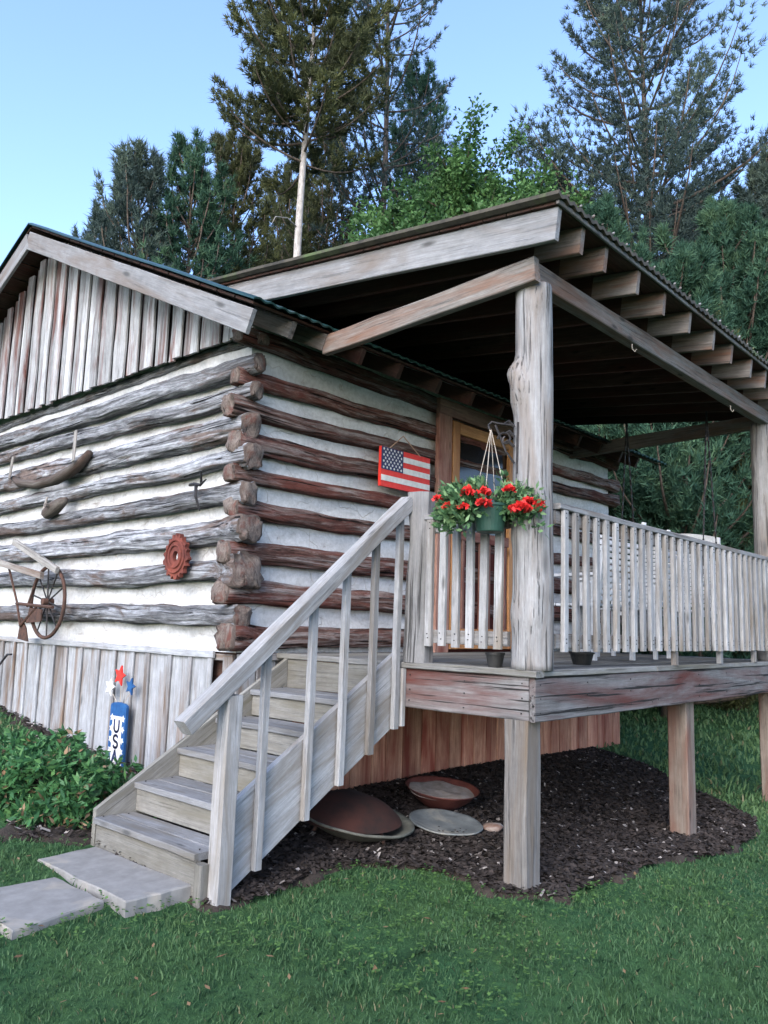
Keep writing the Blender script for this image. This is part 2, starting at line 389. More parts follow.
vv = np.stack([X, Y, Z], -1).reshape(-1, 3); nx = len(xs)
ii, jj = np.meshgrid(np.arange(len(ys)-1), np.arange(nx-1), indexing='ij'); q = (ii*nx+jj).ravel()
ground = raw_mesh('lawn_ground', vv, np.stack([q, q+1, q+nx+1, q+nx], -1), ['lawn'], smooth=True)
tag(ground, kind='structure', label='uneven green lawn sloping gently up towards the cabin and trees')

# mulch bed under the porch
MULCH = [(-1.45, .96), (-1.15, .88), (-.76, .98), (-.45, .96), (-.2, .72), (-.08, .42), (-.13, .14), (.12, -.08), (.59, -.1), (1.12, -.1), (1.6, -.08), (2.06, -.22), (2.94, -.2), (3.6, 0), (4.03, .64), (4.7, 1.5), (4.95, 2.3), (-.3, 2.3), (-1.45, 2.1)]
BED = [(-1.5, 2.13), (-.3, 2.2), (-.35, 8.6), (-.46, 8.6), (-.50, 5.2), (-.8, 3.9), (-1.6, 2.9), (-1.8, 2.4)]
SLAB1 = [(-1.81, 1.10), (-1.455, 1.10), (-1.455, 2.04), (-1.80, 2.02)]
SLAB2 = [(-2.30, 1.16), (-1.845, 1.25), (-1.835, 1.74), (-2.32, 1.78)]
def inpoly(px, py, poly):
    px = np.asarray(px); py = np.asarray(py); ins = np.zeros(px.shape, bool); n = len(poly)
    for i in range(n):
        x1, y1 = poly[i]; x2, y2 = poly[(i+1) % n]
        cnd = ((y1 > py) != (y2 > py)) & (px < (x2-x1)*(py-y1)/(y2-y1+1e-12)+x1)
        ins ^= cnd
    return ins
def grid_patch(name, poly, step, dz, amp, mat):
    px = [p[0] for p in poly]; py = [p[1] for p in poly]
    xs = np.arange(min(px)-step, max(px)+step, step); ys = np.arange(min(py)-step, max(py)+step, step)
    X, Y = np.meshgrid(xs, ys); jx = X+.05*np.sin(Y*9+X*5); jy = Y+.05*np.sin(X*8+1)
    ins = inpoly(jx, jy, poly)
    Z = gz(X, Y)+dz+amp*rng.random(X.shape); Z = np.where(ins, Z, gz(X, Y)-.03)
    vv = np.stack([X, Y, Z], -1).reshape(-1, 3); nx = len(xs)
    ii, jj = np.meshgrid(np.arange(len(ys)-1), np.arange(nx-1), indexing='ij')
    keep = (ins[:-1, :-1] | ins[1:, :-1] | ins[:-1, 1:] | ins[1:, 1:]).ravel(); q = (ii*nx+jj).ravel()[keep]
    return raw_mesh(name, vv, np.stack([q, q+1, q+nx+1, q+nx], -1), [mat], smooth=True)
tag(grid_patch('mulch_bed', MULCH, .05, .012, .03, 'soil'), kind='structure', label='dark bare soil and mulch bed under the raised porch')
tag(grid_patch('soil_strip', BED, .06, .006, .02, 'soil'), kind='structure', label='dark soil strip along the grey skirting beside the shrub')
def scatter_chips(name, poly, n, label, pale=.13):
    px = [p[0] for p in poly]; py = [p[1] for p in poly]
    x = rng.uniform(min(px), max(px), n); y = rng.uniform(min(py), max(py), n)
    k = inpoly(x, y, poly); x = x[k]; y = y[k]; n = len(x)
    c = np.stack([x, y, gz(x, y)+.03+.012*rng.random(n)], -1)
    L = rng.uniform(.012, .045, n)*.7; W = rng.uniform(.006, .016, n); an = rng.uniform(0, 6.283, n); ti = rng.uniform(-.5, .5, n)
    d = np.stack([np.cos(an), np.sin(an), ti], -1); sd = np.stack([-np.sin(an), np.cos(an), rng.uniform(-.5, .5, n)], -1)
    q = np.stack([c-d*L[:, None]-sd*W[:, None]*.6, c+d*L[:, None]*.8-sd*W[:, None], c+d*L[:, None]+sd*W[:, None]*.7, c-d*L[:, None]*.9+sd*W[:, None]], 1).reshape(-1, 3)
    r = rng.random(n)*.8; pl = rng.random(n) < pale; r[pl] = rng.uniform(.86, 1, pl.sum())
    return tag(raw_mesh(name, q, np.arange(4*n).reshape(-1, 4), ['chip'], rnd=np.repeat(r, 4)), kind='stuff', label=label)
scatter_chips('mulch_chips', MULCH, 60000, 'dark mulch chips with scattered pale flakes under the porch', .035)
scatter_chips('leaf_litter', BED, 7000, 'brown leaf litter on the soil below the shrub')

# grass blades and small weeds
def off_grass(x, y):
    k = inpoly(x, y, MULCH) | inpoly(x, y, BED) | inpoly(x, y, SLAB1) | inpoly(x, y, SLAB2)
    k |= (x > -.35) & (x < 5.5) & (y > 2.27) & (y < 8.7)
    return k
def polar(n, r0, r1, p, a0=-.35, a1=1.95):
    u = rng.random(n); r = (r0**p+u*(r1**p-r0**p))**(1/p); a = rng.uniform(a0, a1, n)
    return CAM.x+r*np.cos(a), CAM.y+r*np.sin(a), r
def blades(name, n, r0, r1, p, hs, ws, label):
    x, y, r = polar(n, r0, r1, p)
    # ragged edge: blades lean over mulch and slab borders
    k = ~off_grass(x+rng.normal(0, .065, n), y+rng.normal(0, .065, n)) & ~((x > -1.5) & (x < 0) & (y > 1.0) & (y < 2.2))
    k &= ~inpoly(x, y, SLAB1) & ~inpoly(x, y, SLAB2)
    x = x[k]; y = y[k]; r = r[k]; n = len(x)
    clump = np.sin(x*5.1+np.sin(y*3.3)*2)*np.sin(y*4.7+np.cos(x*2.9)*2)
    base = np.stack([x, y, gz(x, y)-.005], -1)
    h = rng.uniform(hs[0], hs[1], n)*(1+.3*clump); w = rng.uniform(ws[0], ws[1], n)*np.clip(r/3, 1, 4)
    an = rng.uniform(0, 6.283, n); ln = rng.uniform(.1, .9, n)*h; la = rng.uniform(0, 6.283, n)
    sd = np.stack([np.cos(an), np.sin(an), np.zeros(n)], -1)*w[:, None]
    tip = base+np.stack([np.cos(la)*ln, np.sin(la)*ln, h], -1)
    mid = base+np.stack([np.cos(la)*ln*.3, np.sin(la)*ln*.3, h*.6], -1)
    v = np.stack([base-sd, base+sd, mid+sd*.7, tip, mid-sd*.7], 1).reshape(-1, 3)
    t = (np.arange(n)[:, None]*5+np.array([0, 1, 2, 3, 4])).reshape(-1, 5)
    patch = np.sin(x*.9+np.sin(y*1.4)*1.5+1)*np.sin(y*1.1+np.cos(x*.7)*2)
    rn = np.clip((.42 if name == 'grass' else .72)+.16*clump+.16*patch+rng.normal(0, .17, n), 0, .96); rn[rng.random(n) < .035] = 1
    o = raw_mesh(name, v, t, ['grass_blade'], rnd=np.repeat(rn, 5))
    return tag(o, kind='stuff', label=label)
blades('grass', 330000, 1.6, 9, 1.15, (.012, .036), (.0016, .0030), 'short green lawn grass in front of the porch and steps')
blades('far_grass', 90000, 8, 24, 1.3, (.04, .09), (.003, .005), 'soft green grass of the yard beyond the porch')
def weeds(n):
    x, y, r = polar(n, 1.8, 7.5, 1.3, -.2, 1.7)
    dens = np.sin(x*1.9+2)*np.sin(y*2.3+1)+.6*np.sin(x*4+y*3.1)
    near = (np.abs(x-(-.2)) < 1.5) & (np.abs(y-.4) < 1.0)
    k = ~off_grass(x, y) & ((dens > .45) | (near & (dens > -.2))) & ~((x > -1.5) & (x < 0) & (y > 1.0) & (y < 2.2)); x = x[k]; y = y[k]; n = len(x)
    V_ = []; R_ = []
    for j in range(3):
        an = rng.uniform(0, 6.283, n); L = rng.uniform(.007, .013, n)
        c = np.stack([x, y, gz(x, y)+rng.uniform(.03, .055, n)], -1)
        d = np.stack([np.cos(an), np.sin(an), rng.uniform(-.2, .4, n)], -1); sd = np.stack([-np.sin(an), np.cos(an), np.zeros(n)], -1)
        V_.append(np.stack([c, c+(d*.6+sd*.5)*L[:, None]*1.5, c+d*L[:, None]*2, c+(d*.6-sd*.5)*L[:, None]*1.5], 1)); R_.append(rng.random(n))
    v = np.concatenate(V_).reshape(-1, 3)
    o = raw_mesh('clover', v, np.arange(len(v)).reshape(-1, 4), ['weed_leaf'], rnd=np.repeat(np.concatenate(R_), 4))
    tag(o, kind='stuff', label='small pale green clover and weeds mixed into the lawn')
weeds(15000)

def lawn_litter(n):
    x, y, r = polar(n, 1.8, 9, 1.4, -.2, 1.7); k = ~off_grass(x, y); x = x[k]; y = y[k]; n = len(x)
    c = np.stack([x, y, gz(x, y)+.028], -1); an = rng.uniform(0, 6.28, n); L = rng.uniform(.012, .03, n)[:, None]
    d = np.stack([np.cos(an), np.sin(an), rng.uniform(-.3, .3, n)], -1)*L; sd = np.stack([-np.sin(an), np.cos(an), rng.uniform(-.3, .3, n)], -1)*L*.35
    v = np.stack([c-d, c+sd, c+d, c-sd], 1).reshape(-1, 3)
    tag(raw_mesh('fallen_leaves', v, np.arange(4*n).reshape(-1, 4), ['shrub_dead'], rnd=np.repeat(rng.random(n)*.7, 4)), kind='stuff', label='small brown fallen leaves and twigs scattered on the lawn')
lawn_litter(350)
# concrete paving
def slab(poly, top, th, label):
    s = MB(); poly = [(x+random.uniform(-.01, .01), y+random.uniform(-.01, .01)) for x, y in poly]
    pts = []
    for i, (x1, y1) in enumerate(poly):
        x2, y2 = poly[(i+1) % 4]
        for t in np.linspace(0, 1, 7)[:-1]:
            j = 0 if t == 0 else .006
            pts.append((x1+(x2-x1)*t+random.uniform(-j, j), y1+(y2-y1)*t+random.uniform(-j, j)))
    n = len(pts); cx = sum(p[0] for p in pts)/n; cy = sum(p[1] for p in pts)/n
    rings = [(1, top-th), (1, top-.008), (.985, top)]
    vs = [(cx+(x-cx)*k, cy+(y-cy)*k, z) for k, z in rings for x, y in pts]
    fs = [(i*n+k, i*n+(k+1) % n, (i+1)*n+(k+1) % n, (i+1)*n+k) for i in range(2) for k in range(n)]+[tuple(2*n+k for k in range(n))]
    s.add(vs, fs, vs, .5, 'concrete')
    return tag(s.build('paving_slab'), label, 'paving slab', 'concrete slabs at the foot of the steps')
slab(SLAB1, -1.088, .09, 'long concrete slab directly against the bottom step')
slab(SLAB2, -1.112, .08, 'lower grey concrete slab at the left edge, furthest from the steps')

def nails(s, pts, nrm, r=.0045):
    nrm = V(nrm)
    for p in pts:
        p = V(p)+V((random.uniform(-.006, .006) if not nrm.x else 0, random.uniform(-.006, .006) if not nrm.y else 0, random.uniform(-.008, .008)))
        s.tube([p-nrm*.002, p+nrm*.0035], r, 'iron', n=6)
# ------------------------------------------------------------------ log cabin
cabin = thing('log_cabin', (-.35, 2.27, -1.06), 'old log cabin with white chinking, grey plank gable and board skirting', 'cabin')
XW, YW, XE, YE = -.35, 2.27, 5.45, 8.6
RS = .4765; EY, EZ = 1.76, 2.40; RY = 5.47; RZ = EZ+RS*(RY-EY)

def rough_wall(name, axis, plane, a0, a1, z0, z1, ztop=None):
    """chinking surface: a gently uneven sheet with thickness"""
    s = MB(); na = int((a1-a0)/.09); nz = int((z1-z0)/.07)
    vs = []; fs = []
    for i in range(na+1):
        for j in range(nz+1):
            a = a0+(a1-a0)*i/na; z = z0+(z1-z0)*j/nz
            d = .012*noise.noise(V((a*2.2, z*9, axis*7)))+.006*noise.noise(V((a*11, z*14, 3)))
            vs.append((plane+d, a, z) if axis == 0 else (a, plane+d, z))
    for i in range(na):
        for j in range(nz):
            q = (i*(nz+1)+j, (i+1)*(nz+1)+j, (i+1)*(nz+1)+j+1, i*(nz+1)+j+1)
            fs.append(q if axis == 1 else q[::-1])
    s.add(vs, fs, vs, .5, 'chinking'); return s.build(name, cabin, smooth=True)
rough_wall('chinking', 0, XW, YW, YE, 0, 2.45)
rough_wall('chinking', 1, YW, XW, XE, 0, 2.62)
s = MB(); s.box((XW+.03, YW+.03, -.95), (XE, YE, 2.4), 'shade_dark_wood', wob=0); s.build('inner_wall', cabin)

def make_log(p0, p1, h0, h1, dep, mat, h_end0=None, h_end1=None, end=True):
    """hewn log from p0 to p1; half heights h0,h1; half depth dep"""
    p0 = V(p0); p1 = V(p1); d = p1-p0; L = d.length; x = d/L; up = V((0, 0, 1)); side = up.cross(x).normalized(); u = x.cross(side)
    n = int(L/.06); K = 30; seed = V((random.uniform(0, 99), random.uniform(0, 99), random.uniform(0, 99)))
    vs = []; gs = []; off = random.uniform(0, 90); eh = random.uniform(.84, 1.12); ed = random.uniform(.8, 1.1)
    for i in range(n+1):
        t = i/n*L; f = t/L; hh = (h0+(h1-h0)*f)*.97; dd = dep*.85
        e0 = max(0, 1-t/.38) if h_end0 else 0; e1 = max(0, 1-(L-t)/.38) if h_end1 else 0
        if e0: k = e0*e0*(3-2*e0); hh = hh+(h_end0*eh-hh)*k; dd = dd+(h_end0*ed-dd)*k
        if e1: k = e1*e1*(3-2*e1); hh = hh+(h_end1-hh)*k; dd = dd+(h_end1-dd)*k
        mz = .025*noise.noise(V((t*.9, 0, 0))+seed)+.012*noise.noise(V((t*3, 5, 0))+seed)
        for k in range(K):
            an = 2*math.pi*k/K; c, sn = math.cos(an), math.sin(an)
            c2 = math.copysign(abs(c)**.6, c); s2 = math.copysign(abs(sn)**.62, sn)
            rr = .95+.13*noise.noise(V((t*1.6, c*1.5, sn*1.5))+seed)+.20*noise.noise(V((t*2.2, c*6, sn*6))+seed)+.12*noise.noise(V((t*7, c*11, sn*11))+seed)
            a_, b_ = c2*dd*rr, s2*hh*rr
            vs.append(p0+x*t+side*a_+u*(b_+mz)); gs.append((t+off, a_, b_))
    # rough chopped ends
    fs = [(i*K+k, i*K+(k+1) % K, (i+1)*K+(k+1) % K, (i+1)*K+k) for i in range(n) for k in range(K)]
    mt = [mat]*len(fs)
    for which, base, sg in ((0, 0, -1), (1, n*K, 1)):
        pc = p0 if which == 0 else p1
        ring = [V(vs[base+k]) for k in range(K)]; cc = sum(ring, V())/K; ids = []
        b0 = len(vs); tilt = V((random.uniform(-.15, .15), random.uniform(-.15, .15), random.uniform(-.25, .25)))
        for k in range(K):
            q = cc+(ring[k]-cc)*.86+x*sg*(.012+.028*noise.noise(ring[k]*11)+tilt.dot(ring[k]-cc)); vs.append(q); g = gs[base+k]; gs.append((off+90, g[1]*.86, g[2]*.86))
        vs.append(cc+x*sg*.018); gs.append((off+90, 0, 0))
        for k in range(K):
            k2 = (k+1) % K; f1 = (base+k, base+k2, b0+k2, b0+k); f2 = (b0+k, b0+k2, b0+K)
            if which == 0: f1 = f1[::-1]; f2 = f2[::-1]
            fs += [f1, f2]; mt += ['log_end', 'log_end']
    s = MB(); s.add(vs, fs, gs, random.random(), mt); return s.build('wall_log', cabin, smooth=True)
# gable side: (z at corner end, z at y=4, half height)
for zc, z4, hh, he in [(2.35, 2.29, .05, 0), (2.12, 2.11, .085, .08), (1.90, 1.895, .072, .078), (1.655, 1.635, .105, .09), (1.42, 1.345, .068, .095), (1.15, 1.10, .078, .09), (.885, .83, .098, .11), (.575, .56, .085, .135), (.275, .24, .085, .10)]:
    zf = z4+(z4-zc)*.5
    p0 = V((-.37, 2.145+random.uniform(-.07, .06), zc)); p1 = V((-.37, 8.75, zf+random.uniform(-.03, .03)))
    if he: p0.x = -.40
    else: p0.x = p1.x = -.31
    make_log(p0, p1, hh*.93, hh*.97, .078, 'log_grey', he or None)
for zc, z2, hh, he in [(2.33, 2.37, .085, 0), (2.02, 2.09, .075, .07), (1.77, 1.86, .072, .075), (1.53, 1.595, .088, .08), (1.29, 1.355, .068, .075), (1.04, 1.035, .078, .08), (.72, .72, .10, .09), (.43, .41, .098, .095), (.125, .115, .09, .12)]:
    p0 = V((-.50+random.uniform(-.06, .05), YW-.02, zc)); dz = (z2-zc)
    p1 = V((5.58, YW-.02, z2+dz*.2+random.uniform(-.02, .02)))
    if he == 0: p0.x = -.5
    make_log(p0, p1, hh*.9, hh*.88, .075, 'log_brown', he or None, .085)

# gable siding: uneven weathered planks
s = MB(); y = 2.30; XS = -.475
def roofz(y): return EZ-.06+RS*((y-EY) if y < RY else (2*RY-y-EY))
i = 0
while y < 8.6:
    w = random.uniform(.085, .15); zt = roofz(y+w/2)-.02
    if zt > 2.36:
        dp = 0 if i % 2 == 0 else .022
        s.bar((XS+dp, y+w/2, 2.335+random.uniform(-.012, .012)), (XS+dp+random.uniform(-.004, .004), y+w/2+random.uniform(-.008, .008), zt), w-random.uniform(.012, .03), .022, 'siding', up=(1, 0, 0), wob=.004, ch=.003)
    y += w; i += 1
s.build('gable_siding', cabin)
s = MB(); s.add([(XS+.05, 2.2, 2.36), (XS+.05, 8.74, 2.36), (XS+.05, RY, roofz(RY)-.03)], [(0, 2, 1)], [(0, 0, 0)]*3, .5, 'shade_dark_wood'); s.build('gable_backing', cabin)

# skirting on gable side
s = MB(); y = 2.52
while y < 8.7:
    w = random.uniform(.24, .30)
    s.bar((-.375, y+w/2, gzf(-.4, y)-.05), (-.375, y+w/2, -.008), w-.01, .02, 'skirting', up=(1, 0, 0), wob=.002)
    s.bar((-.398, y, gzf(-.4, y)-.02+random.uniform(0, .05)), (-.398, y+random.uniform(-.02, .02), -.05+random.uniform(-.02, .04)), random.uniform(.035, .06), .02, 'skirting', up=(1, 0, 0), wob=.003)
    y += w
s.bar((-.405, 2.45, -.02), (-.405, 8.7, -.02), .02, .05, 'skirting', up=(0, 0, 1), wob=.003)
s.bar((-.375, 2.31, -1.1), (-.375, 2.31, -.03), .11, .022, 'skirting', up=(1, 0, 0))
s.bar((-.36, 2.27, -.035), (-.36, 2.52, -.035), .03, .045, 'skirting')
s.build('skirting', cabin)
s = MB(); x = -.36
while x < 5.6:
    w = random.uniform(.17, .26); zb = gzf(x, 2.25)-.03+.04*math.sin(x*2)
    mt = 'skirting' if x < .02 else 'red_skirting'
    s.bar((x+w/2, YW-.03, zb), (x+w/2, YW-.03+random.uniform(-.004, .004), -.04), w-.008, .02, mt, up=(0, 1, 0), wob=.002, rnd=random.random())
    x += w
s.box((-.36, YW-.065, -.055), (5.6, YW-.03, -.005), 'skirting')
s.build('skirting', cabin, label='skirting of vertical boards, red-brown where the porch shelters it')

# main roof
def sheet_roof(name, x0, x1, pts, th, mat, parent, amp=.008, pitch=.11, under='shade_dark_wood'):
    """corrugated sheet between two (y,z) edges, ribs running down the slope"""
    s = MB(); n = int((x1-x0)/pitch*6); (y0, z0), (y1, z1) = pts; dy = V((0, y1-y0, z1-z0)).normalized(); nr = V((0, -dy.z, dy.y))
    if nr.z < 0: nr = -nr
    vs = []; ns = 10
    for j in range(ns+1):
        for i in range(n+1):
            x = x0+(x1-x0)*i/n; f = j/ns
            b = V((x, y0+(y1-y0)*f, z0+(z1-z0)*f)); k = amp*(math.sin(x/pitch*2*math.pi)+1)+.006*noise.noise(V((x*2, f*9, 1)))
            vs.append(b+nr*k)
    m_ = len(vs)
    for j in range(ns+1):
        for i in range(n+1): vs.append(V(vs[j*(n+1)+i])-nr*th)
    fs = []
    for j in range(ns):
        for i in range(n):
            q = j*(n+1)+i; fs.append((q, q+1, q+n+2, q+n+1)); fs.append((m_+q, m_+q+n+1, m_+q+n+2, m_+q+1))
    for i in range(n):
        for j in (0, ns):
            q = j*(n+1)+i; fs.append((q, m_+q, m_+q+1, q+1))
    for j in range(ns):
        for i in (0, n):
            q = j*(n+1)+i; fs.append((q, q+n+1, m_+q+n+1, m_+q))
    s.add(vs, fs, vs, .5, mat); return s.build(name, parent)
r0 = sheet_roof('roof', -.79, 5.95, [(EY-.05, EZ-.015), (RY, RZ)], .012, 'green_metal', cabin)
r1 = sheet_roof('roof', -.79, 5.95, [(2*RY-EY+.05, EZ-.015), (RY, RZ)], .012, 'green_metal', cabin)
s = MB()
for k in range(2):
    for j in range(17):
        f0 = j/17; f1 = (j+.94)/17
        ya = EY+(RY-EY)*f0; yb = EY+(RY-EY)*f1
        if k: ya, yb = 2*RY-yb, 2*RY-ya
        ym = (ya+yb)/2; zm = roofz(ym)+.035
        up = V((0, -RS if k == 0 else RS, 1)).normalized()
        s.bar((-.755, ym, zm), (5.9, ym, zm), (yb-ya)*1.1, .018, 'shade_dark_wood', up=up, wob=.001)
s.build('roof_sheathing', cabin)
# rake fascia boards
s = MB(); th = .032
for k in range(2):
    y0, y1 = (EY, RY) if k == 0 else (2*RY-EY, RY)
    za, zb = EZ-.165, RZ-.185
    sl = V((0, y1-y0, zb-za)).normalized()
    up = V((0, -sl.z, sl.y)) if k == 0 else V((0, sl.z, -sl.y))
    s.bar((-.765, y0, za), (-.765, y1, zb), th, .175, 'fascia', up=up, wob=.002, seg=12)
s.build('rake_board', cabin)
# rafters of the main roof with tails at the eave
for x in [-.36, -.05, .35, .8, 1.3, 1.8, 2.3, 2.8, 3.3, 3.8, 4.3, 4.8, 5.3]:
    s = MB(); e = EY+.03+random.uniform(-.02, .03)
    up = V((0, -RS, 1)).normalized()
    s.bar((x, e, roofz(e)-.055), (x, RY-.05, roofz(RY-.05)-.055), .045, .125, 'rafter_wood' if x < .2 else 'shade_dark_wood', up=up); s.build('rafter', cabin)  # rafters over the porch get the colour with shade painted in

# door and casing
door = None
s = MB(); DY = YW-.12
s.box((1.80, DY, .0), (2.0, DY+.05, 2.23), 'door_casing'); s.box((3.12, DY, .0), (3.3, DY+.05, 2.23), 'door_casing')
s.box((1.80, DY-.005, 2.232), (3.3, DY+.045, 2.38), 'door_casing')
s.build('door_casing', cabin)
s = MB()
s.box((2.02, DY+.0, .03), (2.13, DY+.04, 2.20), 'door_frame_wood'); s.box((2.99, DY, .03), (3.10, DY+.04, 2.20), 'door_frame_wood')
s.box((2.132, DY+.002, 2.09), (2.988, DY+.038, 2.198), 'door_frame_wood'); s.box((2.132, DY+.002, .03), (2.988, DY+.038, .22), 'door_frame_wood')
s.box((2.132, DY+.002, 1.06), (2.988, DY+.038, 1.16), 'door_casing')
door = s.build('door', cabin, label='orange-brown wooden screen door with spindles below the middle rail')
for i in range(6):
    x = 2.2+i*.145; MB().box((x, DY+.008, .222), (x+.04, DY+.032, 1.058), 'door_casing').build('spindle', door)
s = MB(); s.box((2.132, DY+.045, 1.162), (2.988, DY+.05, 2.088), 'glass_dark', wob=0); s.build('pane', door)
s = MB(); s.box((2.0, DY+.055, 0), (3.12, DY+.075, 2.23), 'door_panel_wood', wob=0); s.build('back_panel', door)
s = MB(); s.tube([(2.09, DY, 1.02), (2.09, DY-.045, 1.02), (2.09, DY-.045, 1.12), (2.09, DY, 1.12)], .008, 'iron'); s.build('handle', door)

# ------------------------------------------------------------------ porch
porch = thing('porch', (0, 0, -1.2), 'raised weathered wooden porch with shed roof, log posts and white-grey railings', 'porch')
s = MB(); y = 0.0; i = 0
while y < 2.2:
    w = .14; xc = .072
    if i == 0:
        for xa, xb in ((xc, 1.62), (1.626, 4.75)): s.box((xa, y+.0, -.036+random.uniform(-.002, .002)), (xb, y+w-.008, 0), 'deck_wood', wob=.0025)
    else: s.box((xc, y, -.036), (4.75, y+w-.008, random.uniform(-.002, .001)), 'deck_wood')
    y += w; i += 1
s.box((-.02, -.012, -.037), (.068, 2.2, .001), 'deck_wood', wob=.003, ch=.006)
s.build('deck', porch)
s = MB()
s.box((.012, .012, -.285), (4.72, .05, -.039), 'rim_wood', wob=.004, ch=.006, seg=30); nails(s, [(x, .011, z) for x in (.06, .62, 1.22, 1.55, 1.66, 2.42, 3.02, 3.62, 4.3) for z in (-.08, -.16, -.24)], (0, -1, 0)); s.build('rim_board', porch)
s = MB(); s.box((.010, .053, -.285), (.048, 1.0, -.039), 'rim_wood', wob=.003, ch=.006); nails(s, [(.008, y, z) for y in (.1, .5, .93) for z in (-.08, -.16, -.24)], (-1, 0, 0)); s.build('rim_board', porch)
s = MB(); s.box((-.028, .96, -.40), (.008, 1.075, -.04), 'pale_board'); s.build('trim_board', porch)
for x in (.6, 1.2, 1.8, 2.4, 3.0, 3.6, 4.2): MB().box((x, .055, -.24), (x+.04, 2.2, -.04), 'shade_dark_wood').build('joist', porch)
def lower_post(x, y, w, mat):
    g = gzf(x, y); s = MB()
    s.bar((x+w/2, y+w/2, g-.15), (x+w/2, y+w/2, -.28), w, w, mat, up=(0, 1, 0), wob=.003, ch=.009)
    s.build('support_post', porch)
lower_post(-.005, .05+.005, .155, 'lower_post'); lower_post(2.33, .08, .155, 'fresh_post'); lower_post(4.52, .08, .155, 'fresh_post')
def log_post(x, y, r, z1, seed, name='post'):
    n = 70; K = 28; vs = []; gs = []; sd = V((seed, seed*2, 3))
    kn = [(random.uniform(.3, z1-.1), random.uniform(0, 6.28), random.uniform(.02, .04)) for _ in range(7)]
    if seed == 1: kn += [(1.76, 2.5, .13), (1.66, 2.9, .08), (1.60, 2.3, .06), (2.2, 3.9, .05), (.95, 4.2, .02), (2.28, 4.4, .02), (.45, 3.9, .03)]
    for i in range(n+1):
        z = z1*i/n
        for k in range(K):
            an = 2*math.pi*k/K; c, s_ = math.cos(an), math.sin(an)
            rr = r*(1.03-.05*z/z1+.05*noise.noise(V((z*1.2, c, s_))+sd)+.025*noise.noise(V((z*3, c*6, s_*6))+sd))
            for kz, ka, kr in kn:
                da = (an-ka+math.pi) % (2*math.pi)-math.pi; d2 = ((z-kz)/.075)**2+(da/.45)**2
                rr += kr*.45*math.exp(-d2)
            if seed == 1: rr += .004/(1+math.exp((z-1.75)*14))+.003*math.sin(z*5+an)
            # long drying cracks
            for ca in (3.9, 5.1, 4.45):
                da = (an-ca-.12*math.sin(z*2+ca)+math.pi) % (2*math.pi)-math.pi
                rr -= .009*math.exp(-(da/.10)**2)*(.5+.5*math.sin(z*1.7+ca*3))
            vs.append((x+c*rr, y+s_*rr, z)); gs.append((z+seed*10, c*rr, s_*rr))
    fs = [(i*K+k, i*K+(k+1) % K, (i+1)*K+(k+1) % K, (i+1)*K+k) for i in range(n) for k in range(K)]+[tuple(range(K-1, -1, -1)), tuple(n*K+k for k in range(K))]
    s = MB(); s.add(vs, fs, gs, .7, 'post_wood'); return s.build(name, porch, smooth=True)
log_post(.10, .085, .113, 2.315, 1); log_post(4.47, .09, .115, 2.37, 2)
# newel log at the top of the stairs: squarish, worn
s = MB(); s.bar((.055, .905, 0), (.055, .905, 1.10), .15, .16, 'post_wood', up=(0, 1, 0), seg=16, wob=.010, ch=.035); s.build('newel_post', porch)
# beams
BZ = 2.365
s = MB(); s.bar((.0, .05, BZ+.0), (4.56, .05, BZ+.05), .09, .135, 'rafter_wood', wob=.003, ch=.006, rnd=.55); s.build('beam', porch)
s = MB(); s.bar((-.035, -.02, BZ-.005), (-.035, 1.80, BZ-.085), .06, .15, 'rafter_wood', wob=.004, ch=.006, rnd=.95); s.build('beam', porch)
s = MB(); s.bar((4.45, .1, BZ+.03), (4.45, 2.25, BZ-.03), .07, .14, 'rafter_wood'); s.build('beam', porch)
# rafters
def rz(y): return 2.44+.12*(y+.22)     # underside
RX = [-.145, .15, .46, .905, 1.345, 1.80, 2.27, 2.68, 3.15, 3.55, 3.98, 4.42, 4.85]
for i, x in enumerate(RX):
    ye = -.225+random.uniform(-.012, .012); yb = 3.15 if i else 2.9
    s = MB(); h = .195 if i == 0 else .165; up = V((0, -.12, 1)).normalized()
    z0 = rz(ye)+.195-h/2
    ym = yb if i == 0 else .10
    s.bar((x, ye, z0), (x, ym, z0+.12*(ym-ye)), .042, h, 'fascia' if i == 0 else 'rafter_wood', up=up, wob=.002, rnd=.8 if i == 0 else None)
    if i: s.bar((x, ym+.001, z0+.12*(ym-ye)), (x, yb, z0+.12*(yb-ye)), .042, h, 'shade_dark_wood', up=up, wob=.002)  # same rafter, inner length coloured darker for the porch shade
    if i == 0: s.build('rake_board', porch)
    else: s.build('rafter', porch)
# sheathing + sheet roof
s = MB(); y = -.24; up = V((0, -.12, 1)).normalized()
while y < 3.2:
    w = .17; zz = rz(y+w/2)+.208; s.bar((-.19, y+w/2, zz), (4.95, y+w/2, zz), w-.004, .02, 'shade_dark_wood', up=up, wob=.001); y += w
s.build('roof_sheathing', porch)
s = MB(); s.box((-.20, -.262, rz(-.25)+.19), (4.96, -.244, rz(-.25)+.222), 'weathered_grey', wob=.003); s.build('drip_edge', porch)
sheet_roof('roof', -.24, 4.99, [(-.285, rz(-.285)+.235), (3.55, rz(3.55)+.235)], .022, 'roof_sheet', porch, amp=.009, pitch=.09)
s = MB()
for k in range(34):       # bits of moss, bark and fasteners lying on the eave
    x = -.15+k*.152+random.uniform(-.04, .04); r = random.uniform(.005, .012); zz = rz(-.27)+.258
    s.tube([(x-r, -.275, zz), (x, -.28, zz+r*.9), (x+r*1.2, -.272, zz)], [r*.5, r*.8, r*.4], 'weathered_grey' if k % 3 else 'roof_sheet', n=6)
s.build('roof_debris', porch)['kind'] = 'stuff'
